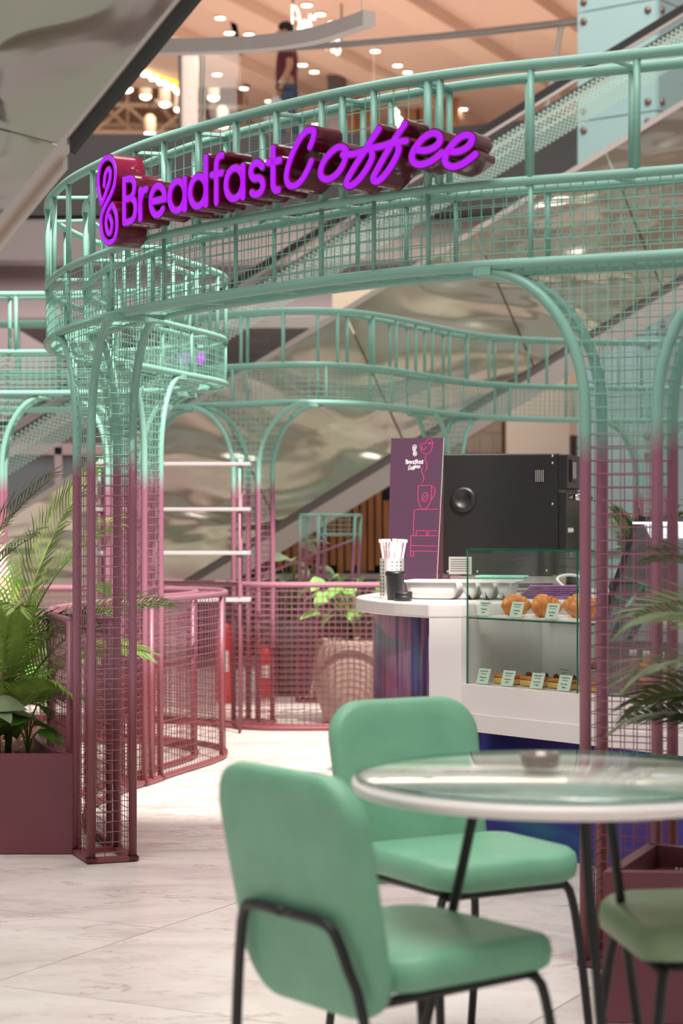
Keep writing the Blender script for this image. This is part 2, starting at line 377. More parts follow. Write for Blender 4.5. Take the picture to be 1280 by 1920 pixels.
# ---------------------------------------------------------------- shops at ground level, right
SHOPW = mottled('shop_beige', srgb(226, 204, 188), srgb(218, 196, 180), .5, .7)
struct('wall_shop', MB().box((2.02, 20.6, 1.9), (.64, .3, 3.8)).box((3.4, 21.5, 2.9), (7, .2, 1.9)).box((4.4, 21.2, 1.4), (1.0, .3, 2.8)), SHOPW)
sw = struct('window_1', MB().box((1.25, 20.75, 1.0), (.9, .04, 2.6)), glass('shop_glass', (.6, .55, .48), .12))
obj('window_frame', MB().box((1.7, 20.7, 1.0), (.06, .08, 2.6)).box((1.28, 20.7, 1.0), (.03, .08, 2.6)), mat('bronze', srgb(90, 70, 54), .4, .6), sw)
struct('wall_shop_inner', MB().box((.8, 21.9, 1.5), (2.4, .1, 3)), mottled('shop_inside', srgb(120, 92, 66), srgb(96, 76, 60), .8, .8))
o = obj('light_strip', MB().box((1.05, 21.6, 2.28), (1.5, .12, .08)), mat('warm_strip', (1, .8, .5), emit=(1, .74, .45), es=1.6)); tag(o, 'long warm light strip glowing inside the shop window behind the oven', 'light')
dp = thing('slatted_panel', 'dark brown slatted wall panel beside the shop window behind the oven', 'panel', (2.62, 20.5, 0))
obj('backing', MB().box((0, .06, 1.05), (.56, .04, 2.1)), DARK, dp)
sl = MB().box((0, 0, 1.05), (.032, .05, 2.1)).mesh('slat', mat('slat_brown', srgb(92, 76, 68), .6))
for k in range(11): o = obj('slat', sl, None, dp); o.location = (-.26+k*.052, 0, 0)
# glass clad pillar
pl = struct('trim_13', MB().prism([(2.33, 19.15), (2.94, 18.67), (3.36, 19.2), (2.75, 19.7)], 0, 12), mat('pillar_core', srgb(130, 150, 152), .6))
PG = mat('aqua_glass_panel', srgb(178, 210, 210), .12, spec=.6); PGD = mat('aqua_glass_shaded', srgb(168, 198, 200), .12, spec=.6)  # second, darker copy puts the shade of the side face into the colour
A = Vector((2.27, 19.15, 0)); B = Vector((2.95, 18.62, 0)); D_ = Vector((3.45, 19.25, 0))
bolt_me = sm(MB()).lathe([(.035, -.02), (.035, .012), (.02, .022)], 12).mesh('bolt', mat('bolt_bronze', srgb(150, 120, 112), .3, .8))
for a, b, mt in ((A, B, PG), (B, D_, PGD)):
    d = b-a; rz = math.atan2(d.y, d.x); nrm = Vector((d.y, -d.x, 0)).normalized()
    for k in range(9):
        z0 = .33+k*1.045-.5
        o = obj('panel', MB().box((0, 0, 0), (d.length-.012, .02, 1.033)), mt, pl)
        c = (a+b)/2; o.location = (c.x, c.y, z0+.52); o.rotation_euler = (0, 0, rz)
        for u in (-.5*d.length+.075, .5*d.length-.09):
            for v in (-.43, .43):
                q = obj('bolt', bolt_me, None, o); q.location = (u, -.012, v); q.rotation_euler = (PI/2, 0, 0)

# ---------------------------------------------------------------- escalators
SL = .613
esc = thing('escalator', 'long stainless clad escalator rising behind the cafe towards the upper right', 'escalator', (0, 16, 0))
zt = lambda x: 3.343+SL*(x-.75)
TRIM = mat('satin_trim', srgb(200, 188, 182), .35, .8)
dirv = Vector((1, 0, SL)).normalized(); perp = Vector((-SL, 0, 1)).normalized()
for k in range(-5, 6):
    x0 = .02+k*1.05; g = .006; sh = .5
    vs = []
    for (x, top) in ((x0+g, 1), (x0+1.05-g, 1), (x0+1.05-g+sh, 0), (x0+g+sh, 0)):
        vs.append((x-.0, 0 if top else .3, zt(x) if top else zt(x)-1.36))
    back = [(v[0], v[1]+.02, v[2]) for v in vs]
    m = MB(); m.add(vs+back, [(3, 2, 1, 0)[::-1], (4, 5, 6, 7)[::-1], (0, 1, 5, 4)[::-1], (1, 2, 6, 5)[::-1], (2, 3, 7, 6)[::-1], (3, 0, 4, 7)[::-1]])
    obj('panel', m, WAVY, esc)
def slope_box(x0, x1, dz0, dz1, y0, y1):
    m = MB(); vs = []
    for y in (y0, y1):
        for x, dz in ((x0, dz0), (x1, dz0), (x1, dz1), (x0, dz1)): vs.append((x, y, zt(x)+dz))
    m.add(vs, [(0, 1, 2, 3), (7, 6, 5, 4), (0, 4, 5, 1), (1, 5, 6, 2), (2, 6, 7, 3), (3, 7, 4, 0)]); return m
obj('truss', slope_box(-5.2, 6.2, -1.5, -.2, .34, 1.2), mat('truss_grey', srgb(120, 112, 110), .6), esc)
obj('soffit', slope_box(-5.2, 6.2, -1.62, -1.44, .28, 1.25), TRIM, esc)
obj('skirt_edge', slope_box(-5.2, 6.2, -.02, .03, -.03, .05), TRIM, esc)
obj('skirt_edge', slope_box(-5.2, 6.2, .02, .06, 1.0, 1.1), TRIM, esc)
def frit():
    m = bpy.data.materials.new('dotted_frit'); m.use_nodes = True; nt = m.node_tree; nt.nodes.clear()
    o = N(m, 'ShaderNodeOutputMaterial'); mx = N(m, 'ShaderNodeMixShader'); t = N(m, 'ShaderNodeBsdfTransparent')
    d = N(m, 'ShaderNodeBsdfDiffuse'); d.inputs[0].default_value = srgb(190, 216, 204)
    c = N(m, 'ShaderNodeTexChecker'); c.inputs[1].default_value = (0, 0, 0, 1); c.inputs[2].default_value = (.85, .85, .85, 1); c.inputs['Scale'].default_value = 48
    L(m, pos(m, (1, 1, 1), (0, .55, 0)), c.inputs[0]); L(m, c.outputs[1], mx.inputs[0]); L(m, t.outputs[0], mx.inputs[1]); L(m, d.outputs[0], mx.inputs[2]); L(m, mx.outputs[0], o.inputs[0]); return m
FRIT = frit()
for y in (.0, 1.05):
    obj('balustrade_pane', slope_box(-5.2, 6.2, .03, .74, y, y+.012), GLASS_F, esc)
    obj('dot_strip', slope_box(-5.2, 6.2, .47, .635, y-.006, y-.002), FRIT, esc)
    obj('handrail', slope_box(-5.2, 6.2, .735, .80, y-.035, y+.045), mat('rubber_black', srgb(24, 22, 22), .5), esc)
    obj('handrail_base', slope_box(-5.2, 6.2, .705, .735, y-.02, y+.03), TRIM, esc)
# near escalator, top left
a = P(0, 410, 12); dr = Vector((1.163, -1.2, 1.0)); 
e2 = thing('escalator', 'underside edge of a nearer steel clad escalator in the upper left', 'escalator', a)
nv = Vector((-1.2, -1.163, 0)).normalized()
def eside(s0, s1, h0, h1, d0, d1, mtl, name, sk=0):
    m = MB(); vs = []
    for d in (d0, d1):
        for s_, h in ((s0, h0), (s1, h0), (s1, h1), (s0, h1)):
            vs.append(dr*(s_-.672*max(h, 0)*sk)+Vector((0, 0, h))-nv*d)
    m.add(vs, [(0, 1, 2, 3)[::-1], (7, 6, 5, 4)[::-1], (0, 4, 5, 1)[::-1], (1, 5, 6, 2)[::-1], (2, 6, 7, 3)[::-1], (3, 7, 4, 0)[::-1]])
    return obj(name, m, mtl, e2)
eside(-.45, .36, 0, 2.6, 0, .03, WAVY, 'panel', 1); eside(.367, 3.2, 0, 2.6, 0, .03, WAVY, 'panel', 1)
eside(-.45, .42, -.07, .0, -.02, .04, TRIM, 'lower_trim'); eside(.42, 1.9, -.035, .0, -.015, .04, TRIM, 'lower_trim')
eside(.42, 1.9, -.12, -.03, .0, .04, BLACK, 'black_strip'); eside(-.45, 1.9, .5, 2.5, .05, .35, mat('truss_grey', (.2, .2, .2), .6), 'truss')  # black trim strip along the lower edge, with the truss behind
eside(-.45, .36, -.13, -.06, .03, .06, TRIM, 'lower_flange')
# curved pendant lamp
lp = thing('pendant_lamp', 'curved white linear pendant lamp hanging above the sign', 'lamp', (0, 0, 0))
pts = catmull([(-1.62, 12.1, 4.08), (-1.22, 12.07, 4.08), (-.774, 12.03, 4.08), (-.448, 11.95, 4.08), (-.126, 11.75, 4.08), (.152, 11.38, 4.08)], .08)
m = MB(); vs = []; n = len(pts)
for i, p in enumerate(pts):
    t = (pts[min(i+1, n-1)]-pts[max(i-1, 0)]).normalized(); a_ = Vector((-t.y, t.x, 0))*.04
    for sx, sz in ((-1, -1), (1, -1), (1, 1), (-1, 1)): vs.append(p+a_*sx+Vector((0, 0, .042*sz)))
fs = [(i*4+k, i*4+(k+1) % 4, i*4+4+(k+1) % 4, i*4+4+k) for i in range(n-1) for k in range(4)]+[(3, 2, 1, 0), (4*n-4, 4*n-3, 4*n-2, 4*n-1)]
m.add(vs, fs); obj('housing', m, mat('lamp_white', srgb(222, 214, 214), .5), lp)
p = pts[-1]; t = (pts[-1]-pts[-2]).normalized()
obj('end_cap', MB().box(tuple(p+t*.006), (.012, .084, .088), math.atan2(t.y, t.x)), mat('lamp_cap', srgb(240, 232, 224), .4), lp)
for q in (pts[-2], pts[int(n*.7)]): obj('suspension_cable', MB().rod(q+Vector((0, 0, .04)), q+Vector((0, 0, 8)), .003), CABLE, lp)
for px in (377, 383):
    q = P(px, 272, 12.2); o = obj('suspension_cable', MB().rod((q.x, q.y, q.z), (q.x, q.y, 4.06), .008), CABLE, lp)

# ---------------------------------------------------------------- wire mesh frames
ZB, ZM, ZT, HW, WS, WR = 1.91, 2.135, 2.452, .075, .036, .0018
class Path:
    def __init__(s, pts):
        s.p = [Vector((p.x, p.y)) for p in catmull([(x, y, 0) for x, y in pts], .03)]
        s.s = [0]
        for a, b in zip(s.p, s.p[1:]): s.s.append(s.s[-1]+(b-a).length)
        s.len = s.s[-1]
    def at(s, d):
        d = min(max(d, 0), s.len); lo, hi = 0, len(s.s)-1
        while hi-lo > 1:
            m = (lo+hi)//2
            if s.s[m] <= d: lo = m
            else: hi = m
        f = (d-s.s[lo])/max(s.s[hi]-s.s[lo], 1e-9); return s.p[lo].lerp(s.p[hi], f)
    def tan(s, d): return (s.at(d+.04)-s.at(d-.04)).normalized()
    def off(s, d, o):
        t = s.tan(d); q = s.at(d); return Vector((q.x-t.y*o, q.y+t.x*o))
    def pos3(s, d, o, z): q = s.off(d, o); return Vector((q.x, q.y, z))
    def line(s, d0, d1, o, z, step=.06):
        n = max(2, int((d1-d0)/step)+1); return [s.pos3(d0+(d1-d0)*i/(n-1), o, z) for i in range(n)]
    def near(s, x, y): return min(range(len(s.p)), key=lambda i: (s.p[i]-Vector((x, y))).length)
    def s_at(s, x, y): return s.s[s.near(x, y)]
def face_mesh(mb, path, d0, d1, o, z0, z1, r=WR):
    n = int((d1-d0)/WS)
    for i in range(n+1):
        d = d0+i*WS; mb.rod(path.pos3(d, o, z0), path.pos3(d, o, z1), r, 3)
    k = int((z1-z0)/WS); st = (z1-z0)/(k+1)
    for j in range(1, k+1): mb.tube(path.line(d0, d1, o+.003, z0+j*st, .05), r, 3, cap=False)
def flat_mesh(mb, path, d0, d1, z, r=WR):
    for i in range(int((d1-d0)/WS)+1):
        d = d0+i*WS; mb.rod(path.pos3(d, -HW, z), path.pos3(d, HW, z), r, 3)
    for o in (-.04, 0, .04): mb.tube(path.line(d0, d1, o, z+.003, .05), r, 3, cap=False)
side = 1
def band(path, d0, d1, label, posts, upper=None):
    t = thing('wire_mesh_beam', label, 'beam')
    for z, r in ((ZB, .016), (ZM, .014), (ZT, .0155)):
        for o in (-HW, HW): obj('rail', sm(MB()).tube(path.line(d0, d1, o, z, .05), r, 8), PAINT, t)
    for d in posts:
        for o, dd in ((side*HW, 0), (-side*HW, .06)):
            if d0 <= d+dd <= d1: obj('post', sm(MB()).rod(path.pos3(d+dd, o, ZM), path.pos3(d+dd, o, ZT), .0105, 8), PAINT, t)
    for d in posts[::2]:
        for z in (ZT, ZM, ZB): obj('spacer', MB().rod(path.pos3(d+.05, -HW, z), path.pos3(d+.09, HW, z), .007, 6), PAINT, t)
    for d in posts[1::2]:
        for o in (-HW, HW): obj('post', sm(MB()).rod(path.pos3(d, o, ZB), path.pos3(d, o, ZM), .008, 6), PAINT, t)
    m = MB()
    for o in (-HW, HW): face_mesh(m, path, d0, d1, o, ZB, ZM)
    flat_mesh(m, path, d0, d1, ZB)
    if upper:
        a, b = upper; k = 0
        for z in [ZM+.05*j for j in range(1, 7)]: m.tube(path.line(a, b, HW*.98, z, .05), WR, 3, cap=False)
        d = a
        while d < b: m.rod(path.pos3(d, HW, ZM), path.pos3(d, HW, ZT), WR, 3); d += .05
    obj('wire_mesh', m, PAINT, t, 'stuff'); return t
def column(path, d, label, la=.1, R=.31, z_bend=1.5, tan=None):
    c = path.at(d); t2 = tan or path.tan(d); t2 = Vector(t2).normalized(); n2 = Vector((-t2.y, t2.x))
    T = thing('wire_mesh_column', label, 'column', (c.x, c.y, 0))
    hv = ZB-.012-z_bend
    def w_at(z):
        if z <= z_bend: return la
        q = min((z-z_bend)/hv, 1); return la+R*(1-math.sqrt(max(1-q*q, 0)))
    def pt(sa, sc, z, ext=0): 
        v = t2*(sa)+n2*(sc); return Vector((v.x, v.y, z))
    for sa in (-1, 1):
        for sc in (-1, 1):
            pts = [pt(sa*la, sc*HW, .012), pt(sa*la, sc*HW, .75), pt(sa*la, sc*HW, z_bend)]
            for k in range(1, 11):
                q = PI/2*k/10; pts.append(pt(sa*(la+R*(1-math.cos(q))), sc*HW, z_bend+hv*math.sin(q)))
            obj('post', sm(MB()).tube(pts, .0155, 8), PAINT, T)
        obj('tie_plate', MB().box(tuple(pt(sa*(la+R-.02), 0, ZB-.016)), (.05, 2*HW+.05, .022), math.atan2(t2.y, t2.x)), PAINT, T)
    m = MB()
    for (a, b) in (((-1, -1), (1, -1)), ((1, -1), (1, 1)), ((1, 1), (-1, 1)), ((-1, 1), (-1, -1))):
        p, q = pt(a[0]*la, a[1]*HW, .012), pt(b[0]*la, b[1]*HW, .012); d_ = q-p
        m.box(tuple((p+q)/2), (d_.length+.035, .035, .016), math.atan2(d_.y, d_.x))
    obj('foot_frame', m, PAINT, T)
    m = MB()
    kz = int((ZB-.02)/WS)
    for sc in (-1, 1):
        for j in range(1, kz+1):
            z = j*WS; ww = w_at(z); m.rod(pt(-ww, sc*HW, z), pt(ww, sc*HW, z), WR, 3)
        n = int((la+R)/WS)
        for i in range(-n, n+1):
            u = i*WS
            if abs(u) <= la-.01: z0 = .015
            else:
                q = (abs(u)-la)/R; z0 = z_bend+hv*math.sqrt(max(1-(1-q)**2, 0))
            if abs(abs(u)-la) < .014 and abs(u) < la: continue
            if z0 < ZB-.03: m.rod(pt(u, sc*HW, z0), pt(u, sc*HW, ZB), WR, 3)
    for sa in (-1, 1):
        for sc in (-.34, .34):
            pts = [pt(sa*la, sc*HW, .015), pt(sa*la, sc*HW, z_bend)]+[pt(sa*(la+R*(1-math.cos(PI/2*k/8))), sc*HW, z_bend+hv*math.sin(PI/2*k/8)) for k in range(1, 9)]
            m.tube(pts, WR, 3, cap=False)
        for j in range(1, kz+1):
            z = j*WS; m.rod(pt(sa*w_at(z), -HW, z), pt(sa*w_at(z), HW, z), WR, 3)
    obj('wire_mesh', m, PAINT, T, 'stuff'); return T
def fence(path, d0, d1, label, h=.84, every=.95):
    t = thing('wire_mesh_fence', label, 'fence')
    for o in (-HW, HW):
        obj('rail', sm(MB()).tube(path.line(d0, d1, o, h, .05), .0155, 8), PAINT, t)
        obj('rail', sm(MB()).tube(path.line(d0, d1, o, .016, .05), .014, 8), PAINT, t)
    d = d0
    while d <= d1+.01:
        for o in (-HW, HW): obj('post', sm(MB()).rod(path.pos3(d, o, .012), path.pos3(d, o, h), .013, 8), PAINT, t)
        d += every
    m = MB()
    for o in (-HW, HW): face_mesh(m, path, d0, d1, o, .02, h)
    flat_mesh(m, path, d0, d1, h)
    obj('wire_mesh', m, PAINT, t, 'stuff'); return t
PA = Path([(2.3, 4.68), (1.9, 4.87), (1.32, 5.15), (.781, 5.41), (.38, 5.6), (.06, 5.845), (-.262, 6.2), (-.579, 6.617), (-.849, 7.133), (-.99, 7.5), (-1.09, 7.9), (-1.12, 8.3),
           (-1.06, 8.75), (-.95, 9.15), (-.83, 9.55), (-.72, 9.9), (-.67, 10.2), (-.73, 10.52), (-.98, 10.8), (-1.45, 10.95), (-2.2, 10.95), (-3.2, 10.7)])
dA1, dA2, dA3 = PA.s_at(-.849, 7.133), PA.s_at(.781, 5.41), PA.s_at(-.94, 9.19)
dA4, dA5 = PA.s_at(-1.15, 10.87), PA.s_at(-1.95, 10.95)
dsgn0, dsgn1 = PA.s_at(.27, 5.68), PA.s_at(-.72, 6.88)
side = 1 if PA.off(dA2, 1).length < PA.off(dA2, -1).length else -1
pa = [dA2-1.245+.3*i for i in range(8)]+[dsgn0-.05, dsgn0-.01]
d = dsgn0+.17
while d < PA.len: pa.append(d); d += .2 if d < dsgn1+.2 else .3
# path runs right to left: the camera side is the +offset... (left of travel is away), so front face is o = +HW or -HW by geometry
band(PA, .1, PA.len-.1, 'mint wire mesh beam on tall columns carrying the glowing sign', sorted(pa), (dsgn0, dsgn1+.1))
column(PA, dA1, 'ombre mesh column between the left planter and the round fence', la=.108, tan=(.36, -.93))
column(PA, dA2, 'ombre mesh column beside the right planter behind the table', la=.1)
column(PA, dA3, 'ombre mesh column standing on the sunlit round fence', la=.1, R=.27)
column(PA, dA4, 'ombre mesh column at the back of the round fence', la=.1, R=.25)
column(PA, dA5, 'ombre mesh column behind the palm at the left edge', la=.1, R=.25)
fence(PA, PA.s_at(-.93, 7.32), PA.s_at(-2.9, 10.8), 'low curved pink mesh fence in the sunlight beside the left planter')
PB = Path([(-3.6, 12.4), (-2.4, 12.6), (-1.17, 12.35), (-.6, 11.95), (-.25, 11.78), (.04, 11.9), (.33, 12.35), (.6, 12.9), (.88, 13.35), (1.25, 13.65), (1.7, 13.8), (2.4, 13.9), (3.4, 13.9)])
pb = []; d = .2
while d < PB.len: pb.append(d); d += .27
band(PB, .1, PB.len-.1, 'mint wire mesh beam winding across the back above the counter', pb)
column(PB, PB.s_at(-.52, 11.91), 'ombre mesh column at the left end of the back arch', la=.09, R=.34)
column(PB, PB.s_at(.68, 13.04), 'ombre mesh column rising behind the purple menu board', la=.09, R=.26)
column(PB, PB.s_at(2.15, 13.88), 'ombre mesh column farthest right in front of the aqua pillar', la=.09, R=.25)
column(PB, PB.s_at(-1.3, 12.4), 'ombre mesh column behind the white shelves', la=.09, R=.26)
PC = Path([(-1.25, 12.1), (-.9, 11.9), (-.6, 11.68), (-.4, 11.55), (0, 11.55), (.5, 11.55), (1.0, 11.7)])
fence(PC, .05, PC.len-.05, 'low pink mesh fence in front of the taupe pot', every=9)
# white shelves between the rear columns
SHW = mat('shelf_white', srgb(178, 168, 170), .5)
su_ = thing('shelf_unit', 'four white shelf boards on thin pink uprights behind the round fence', 'shelves', (-.98, 11.42, 0))
for k, py in enumerate((870, 955, 1037, 1125)):
    q = P(318, py, 11.35); bevel(obj('shelf_board', MB().box((0, 0, q.z), (.92, .2, .02)), SHW, su_), .003)
for x in (-.4, .4):
    for y in (-.08, .08): obj('upright', sm(MB()).rod((x, y, 0), (x, y, P(318, 870, 11.35).z+.03), .009, 8), PAINT, su_)

# ---------------------------------------------------------------- the sign
def arc(cx, cy, rx, ry, a0, a1, n=14):
    return [(cx+rx*math.cos(math.radians(a0+(a1-a0)*i/n)), cy+ry*math.sin(math.radians(a0+(a1-a0)*i/n))) for i in range(n+1)]
FONT = {
 'B': (.74, [[(0, 0), (0, 1), (.26, 1)]+arc(.26, .77, .24, .23, 90, -90)+[(0, .54)], [(.26, .54)]+arc(.3, .27, .26, .27, 90, -90)+[(0, 0)]]),
 'r': (.42, [[(0, 0), (0, .66)], [(0, .36), (.05, .52), (.14, .63), (.28, .65)]]),
 'e': (.8, [[(.03, .33), (.61, .33)]+arc(.32, .33, .3, .33, 0, 318, 26)]),
 'a': (.82, [arc(.31, .33, .31, .33, 0, 360, 28), [(.62, .66), (.62, 0)]]),
 'd': (.84, [arc(.31, .33, .31, .33, 0, 360, 28), [(.62, 1.03), (.62, 0)]]),
 'f': (.52, [[(.17, 0), (.17, .78)]+arc(.36, .8, .19, .2, 170, 80, 8), [(0, .62), (.38, .62)]]),
 's': (.62, [[(.45, .56)]+arc(.25, .5, .2, .17, 50, 250, 12)[1:]+arc(.25, .17, .22, .175, 75, -140, 14)]),
 't': (.5, [[(.16, .9), (.16, .16)]+arc(.3, .16, .14, .16, 190, 285, 8), [(0, .62), (.38, .62)]]),
 'D': (.85, [[(0, 0), (0, 1), (.2, 1)]+arc(.2, .5, .45, .5, 90, -90, 18)+[(0, 0)]]),
 'F': (.62, [[(0, 0), (0, 1), (.48, 1)], [(0, .54), (.4, .54)]]),
 'c': (.7, [arc(.32, .33, .31, .33, 48, 312, 22)]),
 'o': (.8, [arc(.32, .33, .31, .33, 0, 360, 28)]),
}
def ribbon(pts, wd, closed=False):
    """2D outline strip of a polyline: returns verts, quads (round caps)"""
    P2 = [Vector(p) for p in pts]
    Q = [P2[0]]
    for p in P2[1:]:
        if (p-Q[-1]).length > 1e-4: Q.append(p)
    P2 = Q; closed = (P2[0]-P2[-1]).length < 1e-3
    if closed: P2 = P2[:-1]
    n = len(P2); rows = []
    def nr(i):
        a = P2[(i-1) % n] if (closed or i > 0) else P2[i]; b = P2[(i+1) % n] if (closed or i < n-1) else P2[i]
        t1 = (P2[i]-a).normalized() if (P2[i]-a).length > 0 else None; t2 = (b-P2[i]).normalized() if (b-P2[i]).length > 0 else None
        t1 = t1 or t2; t2 = t2 or t1
        t = t1+t2
        if t.length < .2: t = t2
        t.normalize(); k = 1/max(.5, t.dot(t2)); return Vector((-t.y, t.x)), k, t
    for i in range(n):
        nn, k, t = nr(i); rows.append((P2[i]+nn*wd*k, P2[i]-nn*wd*k))
    if not closed:
        nn, k, t = nr(0); pre = [(P2[0]-t*wd*math.sin(q)+nn*wd*math.cos(q), P2[0]-t*wd*math.sin(q)-nn*wd*math.cos(q)) for q in (1.45, 1.0, .5)]
        nn, k, t = nr(n-1); post = [(P2[-1]+t*wd*math.sin(q)+nn*wd*math.cos(q), P2[-1]+t*wd*math.sin(q)-nn*wd*math.cos(q)) for q in (.5, 1.0, 1.45)]
        rows = pre+rows+post
    return rows, closed
def stroke_solid(mb, pts, wd, mapf, d0, d1):
    """extrude ribbon between depths d0 (front) and d1 (back); mapf(u,v,depth)->Vector"""
    rows, closed = ribbon(pts, wd); n = len(rows); vs = []
    for a, b in rows:
        for q, d in ((a, d0), (b, d0), (b, d1), (a, d1)): vs.append(mapf(q.x, q.y, d))
    fs = []
    for i in range(n if closed else n-1):
        j = (i+1) % n
        for k in range(4):
            l = (k+1) % 4; fs.append((i*4+l, i*4+k, j*4+k, j*4+l))
    if not closed: fs += [(0, 1, 2, 3), (4*n-1, 4*n-2, 4*n-3, 4*n-4)]
    mb.add(vs, fs)
# curve along which the letter faces stand, in front of the beam (camera side is negative offset side of travel)
SIDE = HW+.125
side = 1 if PA.off(dA2, 1).length < PA.off(dA2, -1).length else -1
def sgn_pt(d, z, back=0): q = PA.off(d, side*(SIDE-back)); return Vector((q.x, q.y, z))
samp = []
for i in range(400):
    d = dA2-.3+i*(dA1+.5-dA2+.3)/399; q = sgn_pt(d, 0); samp.append((640+F*q.x/q.y, d, q.y))
def s_of_px(px):
    for a_, b_ in zip(samp, samp[1:]):
        if (a_[0]-px)*(b_[0]-px) <= 0:
            f = (px-a_[0])/(b_[0]-a_[0]); return (px, a_[1]+f*(b_[1]-a_[1]), a_[2]+f*(b_[2]-a_[2]))
    return min(samp, key=lambda r: abs(r[0]-px))
def unproj(px, py):
    r = s_of_px(px); return (-r[1], CH+(HZ-py)*r[2]/F)     # u grows to the right
sign = thing('channel_letter_sign', 'glowing purple channel letter sign in front of the mint beam', 'sign')
def letter(name, strokes, w_=.0098, flat=True):
    if flat:
        us = [p[0] for s_ in strokes for p in s_]; uc = (min(us)+max(us))/2
        c = PA.off(-uc, side*SIDE); t = PA.tan(-uc); nn = (PA.off(-uc, side*(SIDE+.1))-c)*10
        def mf(u, v, d): q = c-t*(u-uc)-nn*d; return Vector((q.x, q.y, v))
    mb = MB(); fb = MB()
    for s_ in strokes:
        stroke_solid(mb, s_, w_+.0045, mf, .004, .105); stroke_solid(fb, s_, w_, mf, 0, .006)
    o = obj(name, mb, SIGN_SIDE, sign); obj('lit_face', fb, PURPLE_FACE, o); return o
u0 = unproj(231, 400)[0]; u1 = unproj(524, 350)[0]
word = 'Breadfast'; tot = sum(FONT[c][0] for c in word)-.12; cap = .139; su = (u1-u0)/tot; zb = 2.17
u = u0
for c in word:
    adv, st = FONT[c]; letter('letter', [[(u+x*su, zb+y*cap) for x, y in s_] for s_ in st]); u += adv*su
cs = lambda pts: catmull([(x, y, 0) for x, y in pts], 9)
SCRIPT = [
 ('C', [[(243, 195), (262, 150), (268, 108), (250, 98), (215, 112), (172, 165), (130, 250), (105, 330), (103, 385), (125, 413), (160, 408), (200, 370), (235, 310), (252, 272)]]),
 ('o', [[(445, 250), (445, 212), (420, 194), (385, 202), (340, 240), (305, 290), (292, 340), (305, 370), (340, 376), (385, 350), (425, 300), (445, 250)]]),
 ('f', [[(635, 92), (590, 152), (550, 210), (500, 280), (455, 350), (434, 395), (445, 413), (475, 405), (520, 365), (568, 300), (592, 250), (588, 212)]]),
 ('f', [[(780, 65), (730, 130), (695, 182), (650, 250), (602, 330), (582, 372), (597, 390), (632, 373), (680, 320), (722, 255), (740, 208), (735, 180)]]),
 ('-', [[(408, 243), (480, 234), (560, 207), (650, 188), (720, 168), (800, 160)]]),
 ('e', [[(832, 212), (890, 214), (948, 190), (974, 155), (960, 122), (920, 118), (870, 145), (825, 195), (800, 240), (806, 278), (840, 294), (890, 285), (940, 260), (985, 225)]]),
 ('e', [[(1012, 222), (1070, 219), (1130, 190), (1154, 152), (1140, 130), (1100, 130), (1050, 160), (1000, 215), (980, 260), (990, 293), (1030, 307), (1090, 290), (1140, 260), (1175, 234)]]),
]
for nm, st in SCRIPT:
    letter('crossbar' if nm == '-' else 'script_letter', [[unproj(500+p.x*.336, 210+p.y*.3357) for p in cs(s_)] for s_ in st], .0088)
LOGO = [[(92, 520), (72, 430), (74, 340), (94, 270), (132, 240), (166, 262), (183, 320), (176, 400), (150, 465), (118, 525), (95, 580), (87, 650), (100, 718), (136, 752), (175, 728), (193, 660), (186, 580), (160, 522)],
        [(92, 520), (122, 445), (145, 370), (146, 322), (130, 312), (114, 350), (108, 410)],
        [(160, 522), (132, 570), (120, 630), (130, 690), (150, 690), (158, 640), (142, 590)]]
# the logo is compressed by the view: keep its traced width along the curve
letter('logo', [[unproj(160+p.x*.3125, 220+p.y*.3125) for p in cs(s_)] for s_ in LOGO], .0075)
obj('bracket', MB().tube([sgn_pt(-u0+.02, 2.23, .12), sgn_pt(-u1, 2.23, .12)], .006, 6), SIGN_EDGE, sign)

# ---------------------------------------------------------------- counter
dv = Vector((.64, -.77)); nv2 = Vector((.77, .64)); L0 = Vector((.446, 7.4))
def LP(s_, k): q = L0+dv*s_+nv2*k; return (q.x, q.y)
top_poly = [(p.x, p.y) for p in catmull([(.42, 9.1, 0), (.25, 8.72, 0), (.12, 8.42, 0), (.06, 8.1, 0), (.1, 7.83, 0), (.2, 7.58, 0), (.324, 7.39, 0)], .05)]
cnt = thing('counter', 'white cafe counter with rounded end and iridescent purple panel', 'counter', (0, 0, 0))
o = obj('countertop', MB().prism(top_poly+[LP(0, .0), LP(0, .43), LP(1.9, .43), LP(1.9, 1.2), (1.42, 8.3), (1.42, 9.1)], .845, .9), WHITE, cnt); bevel(o, .008, 3)
blk = obj('end_block', MB().prism([(.325, 7.393), (.445, 7.402), LP(0, .42), (.62, 7.9)], 0, .846), WHITE, cnt)
inn = [(.324, 7.45)]+[(x+.07, y+.02) for x, y in top_poly[::-1] if y < 8.9 and y > 7.5]
m = sm(MB()); vs = []
for x, y in inn: vs += [(x, y, .03), (x, y, .845)]
m.add(vs, [(2*i, 2*i+1, 2*i+3, 2*i+2) for i in range(len(inn)-1)])
o = obj('curved_panel', m, IRI, cnt); so = o.modifiers.new('thick', 'SOLIDIFY'); so.thickness = .012; so.offset = -1
obj('carcass', MB().prism([(.42, 7.62), (.24, 8.0), (.28, 8.5), (.5, 8.95), (1.38, 8.95), (1.38, 8.25), LP(1.85, 1.15), LP(1.85, .46), LP(.02, .46)], 0, .845), WHITE, cnt)
obj('display_plinth', MB().prism([LP(-.09, 0), LP(2, 0), LP(2, .42), LP(.0, .42)], .43, .6), WHITE, cnt)
obj('plinth_lip', MB().prism([LP(-.085, -.012), LP(2, -.012), LP(2, .02), LP(-.085, .02)], .43, .495), WHITE, cnt)
obj('kick_panel', MB().prism([LP(-.06, .05), LP(2, .05), LP(2, .4), LP(.0, .4)], 0.0, .43), IRI_B, cnt)
